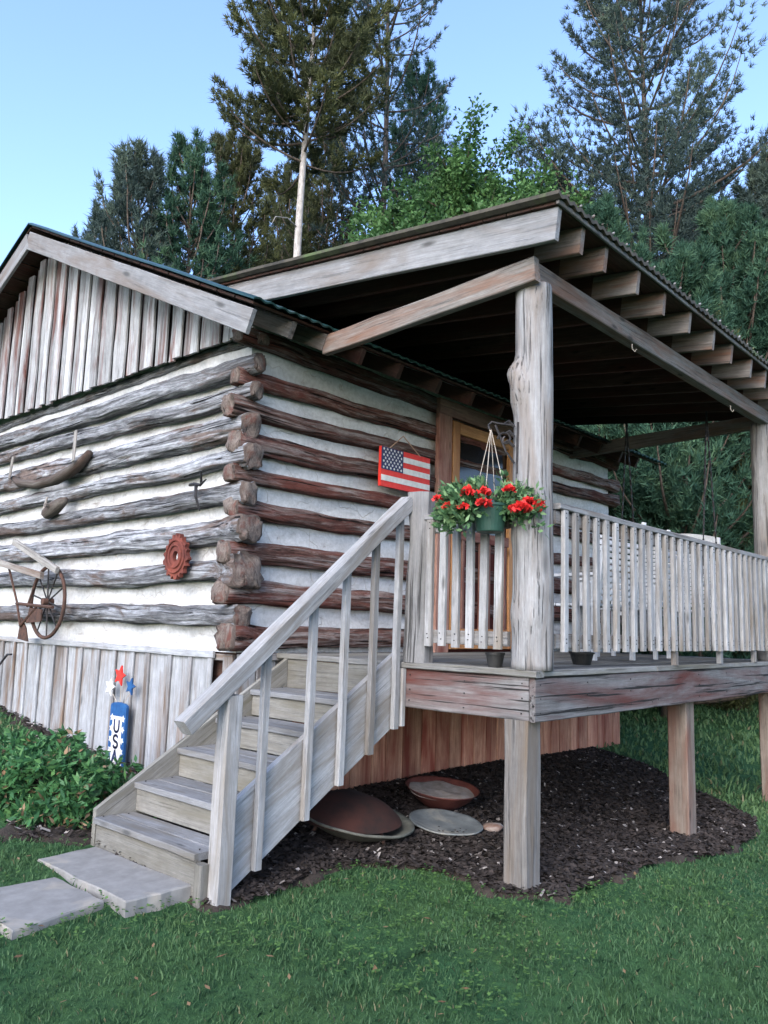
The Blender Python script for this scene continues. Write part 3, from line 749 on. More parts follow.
# hooks on the beam
for x in (1.33, 3.35):
    s = MB(); s.tube([(x, .02, 2.30), (x, .02, 2.265), (x+.02, .01, 2.245), (x+.028, .0, 2.265)], .004, 'wire', n=6); s.build('hook', porch)
# railings
def railing(a, b, z0, z1, n, bw, label, lean=0, drop=.0):
    a = V(a); b = V(b); d = (b-a).normalized(); side = V((0, 0, 1)).cross(d)
    s = MB()
    s.bar(a+V((0, 0, z1))+side*.025, b+V((0, 0, z1))+side*.025, .085, .036, 'weathered_grey', wob=.002, rnd=.6)
    s.bar(a+V((0, 0, z1-.065))+side*.03, b+V((0, 0, z1-.065))+side*.03, .036, .08, 'weathered_grey', rnd=.4)
    r = s.build('railing', porch, label=label)
    s = MB(); s.bar(a+V((0, 0, z0+.06))+side*.03, b+V((0, 0, z0+.06))+side*.03, .036, .085, 'weathered_grey', rnd=.4); s.build('bottom_rail', r)
    for i in range(n):
        f = (i+.5)/n; p = a+(b-a)*f+d*random.uniform(-.004, .004)
        q = MB(); ln = random.uniform(-.006, .006)
        q.bar(p+V((0, 0, z0+random.uniform(-.004, .003)))-side*.006, p+d*ln+V((0, 0, z1-.02))-side*.006, bw*random.uniform(.95, 1.03), .03, 'pale_board', up=side, wob=.0015)
        nails(q, [p+V((0, 0, zz))-side*.021 for zz in (z0+.045, z0+.075, z1-.07, z1-.045)], -side, .004); q.build('baluster', r)
    return r
r = railing((.22, -.012, 0), (4.36, -.012, 0), .105, .965, 31, .050, 'long front railing of pale balusters along the deck')
for x in (1.93, 2.85, 3.7): MB().box((x, -.01, 0.001), (x+.05, .03, .10), 'weathered_grey').build('foot_block', r)
r = railing((.022, .84, 0), (.022, .215, 0), .11, .93, 6, .052, 'short railing of pale balusters between newel and corner post')
railing((4.50, 2.2, 0), (4.50, .22, 0), .105, .965, 15, .055, 'end railing at the far side of the porch')

# ------------------------------------------------------------------ staircase
st = thing('wooden_staircase', (-1.45, 1.5, -1.13), 'weathered wooden stairs with sloping handrail climbing to the porch', 'stairs')
nos = [(-1.47, -.93), (-1.22, -.76), (-.93, -.585), (-.645, -.415), (-.365, -.24)]
YN, YF = 1.06, 2.06
for i, (x, z) in enumerate(nos):
    s = MB(); x2 = (nos[i+1][0] if i < 4 else -.05)+.012; xm = (x+x2)/2
    s.box((x, YN, z-.036), (xm-.003, YF, z), 'tread_wood', axis=1, wob=.002); s.box((xm+.003, YN, z-.036), (x2, YF, z+random.uniform(-.003, .003)), 'tread_wood', axis=1, wob=.002)
    nails(s, [(x+.05, yy, z+.001) for yy in (YN+.03, YF-.03)]+[(x2-.06, yy, z+.001) for yy in (YN+.03, YF-.03)], (0, 0, 1)); s.build('tread', st)
    zb = nos[i-1][1] if i else gzf(-1.4, 1.5)-.02
    s = MB(); s.box((x+.022, YN, zb+.001), (x+.042, YF, z-.038), 'riser_wood', axis=1); s.build('riser', st)
s = MB(); s.box((-.03, YN, -.238), (-.012, YF, -.04), 'riser_wood', axis=1); s.build('riser', st)
# stringers: sloping boards cut square at the foot
def stringer(y0, y1, top, bot, x0, x1, mat, name='stringer'):
    # top/bot: functions z(x)
    xs_ = list(np.linspace(x0, x1, 14)); s = MB()
    g = max(gzf(x0, y0)-.04, -9)
    poly = [(x, top(x)) for x in xs_]+[(x, max(bot(x), g)) for x in xs_[::-1]]
    n = len(poly); off = random.uniform(0, 40)
    vs = [(x, y0+.002*noise.noise(V((x*4, z*9, 1))), z) for x, z in poly]+[(x, y1, z) for x, z in poly]
    sl = V((.857, 0, .515)); nr = V((-.515, 0, .857))
    gs = [(V(v).dot(sl)+off, v[1]*1.0, V(v).dot(nr)+off) for v in vs]
    fs = []
    m_ = len(xs_)
    for i in range(m_-1):
        a, b_, c_, d_ = i, i+1, n-2-i, n-1-i
        fs.append((a, d_, c_, b_)); fs.append((n+a, n+b_, n+c_, n+d_))
    for i in range(n): fs.append((i, (i+1) % n, n+(i+1) % n, n+i))
    s.add(vs, fs, gs, .9, mat); s.build(name, st)
tp = lambda x: -.69+(x+1.25)*.612; bt = lambda x: -.87+(x+.822)*.60
stringer(1.015, 1.055, tp, bt, -1.30, -.012, 'pale_board')
s = MB(); s.box((-1.47, 1.0, gzf(-1.47, 1)-.05), (-1.42, 1.058, -.975), 'riser_wood', axis=2); s.build('toe_block', st)
stringer(2.065, 2.10, lambda x: -.885+(x+1.45)*.60, lambda x: -1.2+(x+1.45)*.60, -1.455, -.03, 'riser_wood')
# newel at the foot
s = MB(); s.bar((-1.375, .975, gzf(-1.37, .97)-.06), (-1.365, .972, -.15), .095, .095, 'pale_board', up=(0, 1, 0), wob=.003, rnd=.9, ch=.007); s.build('foot_post', st)
s = MB(); s.bar((-1.65, .965, -.295), (-.01, .965, 1.035), .088, .088, 'pale_board', up=V((-.63, 0, .777)), wob=.003, rnd=.35, ch=.006); s.build('handrail', st)
hr = lambda x: -.295+(x+1.65)*.811-.05
for x in (-1.13, -.80, -.54, -.29, -.065):
    s = MB(); s.bar((x, .988, max(bt(x)-.0, gzf(x, .98)-.02)), (x+.004, .985, hr(x)), .048, .036, 'pale_board', up=(0, 1, 0), wob=.002); s.build('baluster', st)

# ------------------------------------------------------------------ flag plaque
def star(r, rot=0, k=.42): return [((r if i % 2 == 0 else r*k)*math.sin(math.pi*i/5+rot), (r if i % 2 == 0 else r*k)*math.cos(math.pi*i/5+rot)) for i in range(10)]
FX, FZ = .965, 1.405; FW, FH = .66, .345; FYP = 2.115
flag = thing('flag_plaque', (FX+FW/2, FYP, FZ), 'small wooden stars and stripes plaque hanging on a string beside the door', 'flag sign')
s = MB(); s.prism([(0, 0), (FW, 0), (FW, FH), (0, FH)], .03, 'paint_red', (FX, FYP+.03, FZ), (1, 0, 0), (0, 0, 1)); s.build('board', flag)
s = MB(); hs = FH/7
for i in (1, 3, 5):
    x0 = 0.003 if i < 3 else .285
    s.prism([(x0, 0), (FW-.003, 0), (FW-.003, hs), (x0, hs)], .004, 'paint_white', (FX, FYP-.0005, FZ+i*hs), (1, 0, 0), (0, 0, 1))
s.build('stripes', flag)
s = MB(); s.prism([(0.002, 0), (.283, 0), (.283, 4*hs-.002), (0.002, 4*hs-.002)], .004, 'paint_navy', (FX, FYP-.0005, FZ+3*hs), (1, 0, 0), (0, 0, 1)); ct = s.build('canton', flag)
s = MB()
for r_ in range(7):
    for c_ in range(6 if r_ % 2 == 0 else 5):
        s.prism(star(.0125, 0, .45), .003, 'paint_white', (FX+.026+(c_+(.5 if r_ % 2 else 0))*.046, FYP-.0045, FZ+3*hs+.018+r_*.0265), (1, 0, 0), (0, 0, 1))
s.build('stars', ct)
s = MB(); s.tube([(FX+.10, FYP, FZ+FH-.005), (FX+.29, FYP+.01, FZ+FH+.14), (FX+.52, FYP, FZ+FH-.005)], .005, 'string', n=6); s.build('cord', flag)

# ------------------------------------------------------------------ bracket and hanging basket
AD = V((-.66, .75, 0)); P0 = V((-.008, .125, 0))
br = thing('plant_bracket', (P0.x, P0.y, 1.2), 'black wrought iron scroll bracket screwed to the corner log post', 'bracket')
s = MB(); s.bar(P0+V((0, 0, 1.14)), P0+V((0, 0, 1.45)), .022, .012, 'iron', up=(.66, -.75, 0)); s.build('back_plate', br)
s = MB(); A = P0+AD*.02; U = V((0, 0, 1))
s.tube([A+U*1.43, A+AD*.05+U*1.435, A+AD*.10+U*1.44, A+AD*.135+U*1.448, A+AD*.155+U*1.43, A+AD*.15+U*1.405, A+AD*.14+U*1.40], .0065, 'iron', n=8)
s.build('arm', br)
s = MB()
sp = [A+AD*(.055+.045*(1-t)*math.cos(t*9))+U*(1.345+.045*(1-t*.8)*math.sin(t*9)) for t in np.linspace(0, .85, 26)]
s.tube(sp, .006, 'iron', n=6)
s.tube([A+U*1.20, A+AD*.05+U*1.27, A+AD*.09+U*1.37, A+AD*.115+U*1.43], .007, 'iron', n=6)
for t, l in ((1.42, .035), (1.30, .04), (1.36, .03)):
    s.tube([A+U*t, A+AD*l+U*(t+.035), A+AD*(l+.03)+U*(t+.02)], [.008, .011, .003], 'iron', n=6)
s.build('scroll', br)
BC = A+AD*.14; PZ = .95   # pot rim
hb = thing('hanging_basket', (BC.x, BC.y, PZ-.2), 'green hanging pot of red flowers and trailing leaves beside the corner post', 'hanging plant')
s = MB(); s.lathe([(.0, -.165), (.075, -.165), (.08, -.16), (.102, -.02), (.11, -.015), (.11, 0), (.098, 0), (.092, -.03), (0, -.03)], 'pot_green', BC+U*PZ); s.build('pot', hb, smooth=False)
s = MB()
for k in range(4):
    an = k*math.pi/2+.3; s.tube([BC+U*1.405, BC+V((math.cos(an), math.sin(an), 0))*.105+U*PZ], .0022, 'wire', n=5)
s.tube([BC+U*1.385, BC+U*1.42+AD*.015], .005, 'wire', n=5)
s.build('hanger_wires', hb)
def leafset(c, nrm, L, W, curl=.2):
    """pointed leaf as 2 quads: c origins (n,3), nrm directions (n,3)"""
    n = len(c); d = nrm/np.linalg.norm(nrm, axis=1, keepdims=True)
    t = rng.standard_normal((n, 3)); sd = np.cross(d, t); sd /= np.linalg.norm(sd, axis=1, keepdims=True)
    up = np.cross(sd, d)
    L = np.broadcast_to(L, (n,))[:, None]; W = np.broadcast_to(W, (n,))[:, None]
    v = np.stack([c, c+d*L*.45+sd*W-up*L*curl*.3, c+d*L-up*L*curl, c+d*L*.45-sd*W-up*L*curl*.3], 1)
    return v.reshape(-1, 3)
n = 760; side = np.where(rng.random(n) < .5, -1, 1)
off = np.array(AD)[None]*(side*(.05+.21*rng.random(n)**.8)+.02*rng.standard_normal(n))[:, None]
depth = np.array([.75, .66, 0])[None]*rng.normal(.01, .075, n)[:, None]
zz = rng.normal(0, 1, n)*.052+.03-.42*np.clip(np.abs(off @ np.array(AD))-.08, 0, 1)
cc = np.array(BC)[None]+off+depth; cc[:, 2] = PZ+zz
# stalk directions fan outward, each stalk carries leaves
o_ = []; r_ = []
for j in range(6):
    dd = (cc-np.array([BC.x, BC.y, PZ-.12]))+rng.standard_normal((n, 3))*.16; dd[:, 2] += .03
    o_.append(leafset(cc+rng.normal(0, .018, (n, 3)), dd, rng.uniform(.03, .055, n), rng.uniform(.008, .014, n), .35)); r_.append(np.repeat(rng.random(n), 4))
v = np.concatenate(o_)
raw_mesh('foliage', v, np.arange(len(v)).reshape(-1, 4), ['basket_leaf'], parent=hb, rnd=np.concatenate(r_), origin=ORIG[hb.name])
for (a_, z_, dp, rr) in [(.15, .035, -.1, .045), (.06, .035, -.12, .04), (.055, -.03, -.13, .04), (.24, -.045, -.05, .042), (.17, -.05, -.11, .032), (.31, .01, 0, .03), (-.09, .06, -.1, .034), (-.16, -.05, -.13, .05), (-.20, -.01, -.1, .04), (-.26, -.015, -.05, .042), (-.24, -.05, -.08, .034), (-.12, -.055, -.12, .035)]:
    rr *= .92; c0 = BC+AD*a_+V((.75, .66, 0))*(dp-.05)+U*(PZ+z_); n = 46
    d0 = rng.standard_normal((n, 3)); d0 /= np.linalg.norm(d0, axis=1, keepdims=True); d0[:, 2] = np.abs(d0[:, 2])*.7
    v = leafset(np.array(c0)[None]+d0*rr*.6, d0, rng.uniform(.6, .95, n)*rr, .45*rr, .4)
    raw_mesh('flower', v, np.arange(len(v)).reshape(-1, 4), ['petal'], parent=hb, rnd=np.repeat(rng.random(n), 4), origin=ORIG[hb.name])

# ------------------------------------------------------------------ things hung on the gable wall
X0 = -.50
def P(y, z, dx=0): return V((X0+dx, y, z))
yk = thing('ox_yoke', (X0, 5.4, 1.6), 'curved wooden ox yoke hung by pale straps high on the gable wall', 'yoke')
s = MB(); path = [P(5.92, 1.62), P(5.75, 1.55), P(5.35, 1.50), P(5.0, 1.51), P(4.7, 1.56), P(4.5, 1.62), P(4.36, 1.70)]
s.tube(path, [.035, .052, .058, .062, .06, .052, .035], 'yoke_wood', n=14, flat=.8); s.build('beam', yk, smooth=True)
s = MB(); s.bar(P(5.88, 1.6, -.06), P(5.92, 1.84, -.03), .04, .015, 'old_tool_wood', up=(1, 0, 0)); s.build('strap', yk)
s = MB(); s.bar(P(4.50, 1.62, -.08), P(4.60, 1.93, -.03), .045, .015, 'old_tool_wood', up=(1, 0, 0)); s.build('strap', yk)
pb = thing('wooden_pulley', (X0, 5.2, 1.28), 'small dark reddish wooden pulley block on the gable wall below the yoke', 'pulley')
s = MB(); s.tube([P(5.14, 1.18), P(5.10, 1.19), P(4.96, 1.235), P(4.82, 1.28), P(4.74, 1.30)], [.025, .055, .068, .05, .025], 'yoke_wood', n=14); s.build('block', pb, smooth=True)
s = MB(); s.bar(P(5.16, 1.18, -.02), P(5.17, 1.36, .02), .03, .015, 'old_tool_wood', up=(1, 0, 0)); s.build('strap', pb)
s = MB(); s.tube([P(4.94, 1.25, -.10), P(4.94, 1.25, -.05)], .02, 'old_tool_wood', n=8); s.build('pin', pb)

cu = thing('wheel_hoe', (X0-.05, 5.2, -.02), 'antique one-wheel garden cultivator with pale wooden handles hung on logs', 'cultivator')
WC = P(4.800, .35, -.06); s = MB(); WR = .325
s.tube([WC+V((0, WR*math.cos(a), WR*math.sin(a))) for a in np.linspace(0, 2*math.pi, 41)], .017, 'rusty_iron', n=8, cap=False, up=(1, 0, 0)); wh = s.build('wheel', cu, smooth=True)
s = MB()
for k in range(10):
    a = k*math.pi/5+.2; s.tube([WC, WC+V((0, WR*math.cos(a), WR*math.sin(a)))], .0075, 'iron', n=6)
s.build('spokes', wh)
s = MB(); s.tube([WC-V((.05, 0, 0)), WC+V((.05, 0, 0))], .032, 'rusty_iron', n=12); s.build('hub', wh)
s = MB(); s.bar(P(5.535, .93, -.1), P(4.577, .63, -.1), .035, .06, 'old_tool_wood', rnd=.9); s.build('handle', cu)
s = MB(); s.bar(P(6.046, .78, -.15), P(4.763, .58, -.15), .035, .06, 'old_tool_wood', rnd=.9); s.build('handle', cu)
s = MB(); s.tube([P(5.628, .72, -.1), P(5.349, .35, -.1), P(5.228, .12, -.1)], .012, 'rusty_iron', n=6)
s.tube([P(5.349, .33, -.1), P(4.605, .30, -.1)], .016, 'rusty_iron', n=6); s.tube([P(5.228, .12, -.1), P(4.930, .30, -.1)], .014, 'rusty_iron', n=6)
s.tube([P(5.116, .3, -.1), P(4.930, .62, -.1)], .012, 'rusty_iron', n=6); s.build('frame', cu)
s = MB(); s.prism([(0, 0), (.30, .02), (.30, .13), (.05, .14)], .012, 'rusty_iron', P(5.116, .15, -.09), (0, -1, 0), (0, 0, 1)); s.prism([(0, 0), (.22, -.02), (.16, .10), (.04, .2)], .012, 'rusty_iron', P(5.284, .0, -.08), (0, -1, 0), (0, 0, 1)); s.build('blade', cu)

gr = thing('rusty_gear_plate', (X0, 2.83, .70), 'scalloped rust-red iron plate with a central hole on the gable logs', 'iron ornament')
s = MB(); n = 72; outer = []; inner = []
for i in range(n):
    a = 2*math.pi*i/n; r_ = 1+.075*(1 if math.sin(a*18) > 0 else -1); wv = 1-.22*max(0, math.sin(a))
    outer.append(V((0, .155*r_*wv*math.cos(a), .165*r_*math.sin(a)))); inner.append(V((0, .035*math.cos(a), .04*math.sin(a)-.0)))
c0 = P(2.83, .70, -.0)
vs = [c0+p for p in outer]+[c0+p for p in inner]+[c0+p-V((.035, 0, 0)) for p in outer]+[c0+p-V((.035, 0, 0)) for p in inner]
fs = []
for i in range(n):
    j = (i+1) % n; fs += [(i, n+i, n+j, j), (2*n+i, 2*n+j, 3*n+j, 3*n+i), (i, j, 2*n+j, 2*n+i), (n+i, 3*n+i, 3*n+j, n+j)]
s.add(vs, fs, vs, .5, 'red_rust'); s.build('plate', gr)
s = MB()
for r_ in (.085, .125): s.tube([c0+V((-.04, r_*.95*math.cos(a), r_*math.sin(a))) for a in np.linspace(0, 6.283, 31)], .008, 'red_rust', n=6, cap=False, up=(1, 0, 0))
s.build('ridge', gr)
hk = MB(); hk.tube([(-.52, 2.72, 1.24), (-.56, 2.6, 1.23), (-.58, 2.50, 1.21), (-.60, 2.40, 1.24)], [.012, .016, .012, .005], 'iron', n=6); hk.tube([(-.56, 2.58, 1.23), (-.60, 2.52, 1.13), (-.57, 2.5, 1.02)], [.014, .011, .006], 'iron', n=6)
hk.tube([(-.57, 2.5, 1.22), (-.62, 2.44, 1.30)], [.012, .005], 'iron', n=6)
tag(hk.build('iron_hook'), 'dark branching iron hook on the gable logs near the corner', 'hook')
rod = MB(); rod.tube([(-.47, 5.75, -.17), (-.52, 5.88, -.33), (-.62, 6.1, -.66)], .011, 'iron', n=6)
rod.tube([(-.47, 5.75, -.17), (-.47, 5.66, -.165)], .011, 'iron', n=6)
tag(rod.build('iron_rod'), 'thin black iron rod with bent top leaning on the skirting at far left', 'iron rod')

# firecracker sign with stars
fz = gzf(-.45, 3.7)
fc = thing('firecracker_sign', (-.46, 3.70, fz), 'blue and white wooden firecracker sign with letters and three stars behind shrub', 'yard sign')
FCX = -.455; y0, y1 = 3.46, 3.70; zt = -.46
pl = [(0, fz-.02), (0, zt-.02)]+[(.12-.12*math.cos(a), zt-.02+.03*math.sin(a)) for a in np.linspace(0, math.pi, 9)][1:-1]+[(.24, zt-.02), (.24, fz-.02)]
s = MB(); s.prism(pl, .022, 'paint_blue', (FCX, y1, 0), (0, -1, 0), (0, 0, 1)); s.build('board', fc)
s = MB(); s.prism([(.05, fz), (.19, fz), (.19, zt-.10), (.05, zt-.10)], .003, 'paint_white', (FCX-.0225, y1, 0), (0, -1, 0), (0, 0, 1))
for k in range(5):
    z = zt-.115-k*.085
    s.prism(star(.03, .2*k, .5), .003, 'paint_white', (FCX-.0225, y1-.035, z), (0, -1, 0), (0, 0, 1)); s.prism(star(.03, .3*k, .5), .003, 'paint_white', (FCX-.0226, y1-.205, z), (0, -1, 0), (0, 0, 1))
pn = s.build('panel', fc)
# the three letters as flat solid strokes
def stroke(s, pts, w, o):
    for (a, b_) in zip(pts[:-1], pts[1:]):
        a = V((0, -a[0], a[1])); b_ = V((0, -b_[0], b_[1])); d = (b_-a).normalized()*w*.3
        s.bar(o+a-d, o+b_+d, w, .004, 'paint_navy', up=(1, 0, 0), wob=0, ch=.0005, seg=1)
arc = lambda cx, cy, r, a0, a1, n=8, ry=None: [(cx+r*math.cos(R(a0+(a1-a0)*i/n)), cy+(ry or r)*math.sin(R(a0+(a1-a0)*i/n))) for i in range(n+1)]
LW = .018
for ch_, zc in (('U', zt-.175), ('S', zt-.295), ('A', zt-.415)):
    s = MB(); o = V((FCX-.028, y1-.12, zc))
    if ch_ == 'U': stroke(s, [(-.035, .045)]+arc(0, -.012, .035, 180, 360)+[(.035, .045)], LW, o)
    if ch_ == 'S': stroke(s, arc(0, .023, .032, 30, 270, 10, .024)+arc(0, -.025, .032, 90, -150, 10, .024), LW, o)
    if ch_ == 'A': stroke(s, [(-.038, -.047), (0, .047), (.038, -.047)], LW, o); stroke(s, [(-.022, -.012), (.022, -.012)], LW*.8, o+V((-.0015, 0, 0)))
    s.build('letter', fc)
for (yy, z, r_, mt) in ((3.60, -.24, .085, 'paint_red'), (3.74, -.34, .078, 'paint_white'), (3.43, -.315, .07, 'paint_blue')):
    s = MB(); s.prism(star(r_, .25, .45), .014, mt, (FCX-.01, yy, z), (0, -1, 0), (0, 0, 1)); so = s.build('star', fc)
    s = MB(); s.tube([(FCX-.005, yy, z-r_*.4), (FCX-.005, (yy+3.58)/2, (z-r_+zt)/2), (FCX-.008, 3.58+(yy-3.58)*.25, zt-.03)], .003, 'wire', n=5); s.build('wire', so)

# ------------------------------------------------------------------ dishes under the porch
g = gzf(.0, 1.45)
dk = thing('fire_pit_bowl', (-.02, 1.45, g), 'large rusty iron fire bowl with heaped lid lying behind the stair stringer', 'fire bowl')
ax = V((.08, -.16, 1)).normalized()
s = MB(); s.lathe([(0, -.10), (.15, -.085), (.30, -.02), (.38, .03), (.40, .035), (.395, .05), (.36, .035), (.29, 0), (0, -.06)], 'dark_rim', V((-.02, 1.36, g+.09)), n=40, ax=ax, wob=.006); s.build('bowl', dk, smooth=True)
s = MB(); s.lathe([(.345, .03), (.33, .055), (.27, .105), (.16, .155), (.06, .175), (0, .18)], 'rust_dish', V((-.055, 1.37, g+.10)), n=40, ax=V((.02, -.12, 1)), wob=.012); s.build('lid', dk, smooth=True)
for a in (.4, 2.5, 4.6):
    s = MB(); s.tube([V((-.02+.25*math.cos(a), 1.34+.25*math.sin(a), g+.08)), V((-.02+.3*math.cos(a), 1.34+.3*math.sin(a), g-.02))], .012, 'rusty_iron', n=6); s.build('leg', dk)
s = MB(); s.lathe([(0, .0), (.18, .004), (.245, .02), (.258, .03), (.252, .036), (.235, .03), (.17, .016), (0, .012)], 'grey_lid', V((.60, 1.08, gzf(.6, 1.08)+.04)), n=40, ax=V((.0, -.12, 1)), wob=.006)
tag(s.build('metal_lid', smooth=True), 'flat grey metal lid lying on the mulch in front of the red bowl', 'lid')
rb = thing('red_bowl', (1.05, 1.47, gzf(1.05, 1.5)), 'shallow red bowl with pale dry filling tilted on the mulch', 'bowl')
s = MB(); s.lathe([(0, 0), (.13, 0), (.14, .01), (.22, .07), (.275, .135), (.285, .14), (.27, .125), (.2, .06)], 'red_enamel', V((1.05, 1.47, gzf(1.05, 1.5)+.04)), n=40, ax=V((-.02, -.12, 1))); s.build('dish', rb, smooth=True)
s = MB(); s.lathe([(.252, .108), (.2, .118), (.1, .10), (0, .11)], 'pale_leaves_fill', V((1.05, 1.47, gzf(1.05, 1.5)+.04)), n=30, ax=V((-.02, -.12, 1)), wob=.02); s.build('filling', rb, smooth=True)
for (x, y, r_, l_) in ((.82, 1.20, .05, 'flat brown stone beside the grey lid'), (.85, .85, .06, 'pale brown stone in front of the grey lid')):
    s = MB(); s.lathe([(0, -.02), (r_*.9, -.01), (r_*1.2, .015), (r_*.8, .035), (0, .04)], 'pale_leaves_fill', V((x, y, gzf(x, y)+.02)), n=12, wob=.05)
    tag(s.build('stone', smooth=True), l_, 'stone', 'stones on the mulch')

# ------------------------------------------------------------------ porch furniture
sw = thing('porch_swing', (4.0, 1.05, .4), 'white slatted porch swing hanging on chains at the far end', 'porch swing')
xs0 = 3.60
s = MB()
for k in range(9): s.box((xs0+k*.052, .44, .44), (xs0+.042+k*.052, 1.25, .46), 'white_slat', axis=1, wob=0)
for y in (.46, .82, 1.20): s.box((xs0, y, .40), (xs0+.47, y+.035, .44), 'white_slat', wob=0)
s.build('seat', sw)
s = MB()
for k in range(15): s.box((xs0+.46+k*.008, .44, .50+k*.043), (xs0+.48+k*.008, 1.25, .535+k*.043), 'white_slat', axis=1, wob=0)
for y in (.44, .82, 1.215): s.bar((xs0+.48, y+.018, .44), (xs0+.60, y+.018, 1.14), .035, .025, 'white_slat', up=(1, 0, 0), wob=0)
n_ = 14; pl = [(0, 0)]+[(.82*i/n_, .06+.06*math.sin(math.pi*i/n_)) for i in range(n_+1)]+[(.82, 0)]
s.prism(pl, .025, 'white_slat', (xs0+.565, 1.25, 1.135), (0, -1, 0), (0, 0, 1)); s.build('backrest', sw)
for y in (.44, 1.215):
    s = MB(); s.box((xs0, y, .70), (xs0+.52, y+.05, .725), 'white_slat', wob=0); s.box((xs0+.02, y+.008, .42), (xs0+.06, y+.042, .70), 'white_slat', wob=0); s.build('armrest', sw)
for y in (.43, 1.27):
    for x in (xs0+.06, xs0+.50):
        s = MB(); a = V((x, y, .73)); b_ = V((xs0+.28, y, 2.42)); n_ = 34
        for k in range(n_):
            p = a+(b_-a)*(k/n_); q = a+(b_-a)*((k+1.25)/n_); s.bar(p, q, .018 if k % 2 else .007, .007 if k % 2 else .018, 'iron', wob=0, ch=.002, seg=1)
        s.build('chain', sw)
def chair(loc, rot, label):
    ch = thing('slatted_chair', loc, label, 'chair', 'white slatted chairs on the porch')
    ORIG[ch.name] = V((0, 0, 0)); ch.rotation_euler[2] = rot
    s = MB()
    for k in range(7): s.box((-.25, -.25+k*.07, .42), (.25, -.19+k*.07, .44), 'white_slat', wob=0)
    s.build('seat', ch); s = MB()
    for k in range(13): s.box((-.25, .25+k*.006, .46+k*.046), (.25, .27+k*.006, .495+k*.046), 'white_slat', axis=0, wob=0)
    for x in (-.25, .215): s.bar((x+.02, .27, .42), (x+.02, .36, 1.08), .035, .025, 'white_slat', up=(0, 1, 0), wob=0)
    s.build('backrest', ch)
    for x in (-.25, .22):
        MB().box((x, -.26, 0.02), (x+.035, -.225, .64), 'white_slat', axis=2, wob=0).build('leg', ch)
        MB().box((x, .22, 0.02), (x+.035, .255, .64), 'white_slat', axis=2, wob=0).build('leg', ch)
        MB().box((x-.02, -.30, .642), (x+.055, .30, .665), 'white_slat', axis=1, wob=0).build('armrest', ch)
    return ch
chair((1.78, .62, 0), R(170), 'white slatted chair behind the railing just right of the corner post')
chair((2.65, .65, 0), R(190), 'white slatted chair behind the middle of the long railing')
def pot(x, y, r, h, label):
    s = MB(); s.lathe([(0, 0), (r*.75, 0), (r, h*.85), (r*1.1, h*.86), (r*1.1, h), (r*.95, h), (r*.9, h*.8), (0, h*.8)], 'black_plastic', (x, y, .002), n=24)
    tag(s.build('plant_saucer'), label, 'pot', 'black pots on the deck')
pot(1.12, .32, .08, .085, 'squat black pot on the deck right of the corner post')
pot(.08, .33, .055, .085, 'squat black pot on the deck left of the corner post')

# ------------------------------------------------------------------ vegetation
def shrub():
    c0 = np.array([-1.25, 2.98, -1.04]); sh = thing('azalea_shrub', tuple(c0), 'low spreading green shrub with some brown twigs beside the stairs', 'shrub')
    n = 1500; u = rng.standard_normal((n, 3)); u /= np.linalg.norm(u, axis=1, keepdims=True); u[:, 2] = np.abs(u[:, 2])
    rad = np.array([.56, .92, .42]); lump = 1+.16*np.sin(u[:, 0]*7+u[:, 1]*5)+.1*np.sin(u[:, 1]*11+u[:, 2]*8)
    k = rng.uniform(.72, 1.0, n)
    tips = c0+u*rad*(lump*k)[:, None]; tips[:, 2] -= .16*np.clip((tips[:, 0]+1.25)/.4, 0, 1)
    ok = ~((tips[:, 1] < 2.28) & (tips[:, 0] > -1.6)); tips = tips[ok]; u = u[ok]; n = len(tips)
    V_ = []; R_ = []; M_ = []
    for j in range(9):
        an = 2*math.pi*j/9+rng.uniform(0, .6, n)
        t = np.cross(u, rng.standard_normal((n, 3))); t /= np.linalg.norm(t, axis=1, keepdims=True); b2 = np.cross(u, t)
        d = t*np.cos(an)[:, None]+b2*np.sin(an)[:, None]+u*rng.uniform(.1, .9, n)[:, None]
        V_.append(leafset(tips+rng.normal(0, .01, (n, 3)), d, rng.uniform(.045, .085, n), rng.uniform(.009, .016, n), .25)); R_.append(np.repeat(np.clip(rng.normal(.5, .25, n), 0, 1), 4))
        M_.append((rng.random(n) < .05+.10*(u[:, 2] < .35)).astype(int))
    v = np.concatenate(V_); mi = np.concatenate(M_)
    raw_mesh('foliage', v, np.arange(len(v)).reshape(-1, 4), ['shrub_leaf', 'shrub_dead'], parent=sh, rnd=np.concatenate(R_), mi=mi, origin=ORIG[sh.name])
    s = MB()
    for k in range(70):
        i = random.randrange(n); t = V(tips[i]); b0 = V((c0[0]+random.uniform(-.2, .2), c0[1]+random.uniform(-.3, .3), gzf(c0[0], c0[1])-.02)); mid = b0.lerp(t, .5)+V((0, 0, -.04))
        s.tube([b0, mid, t], [.011, .007, .003], 'bark_dark', n=5)
    s.build('stems', sh)
shrub()

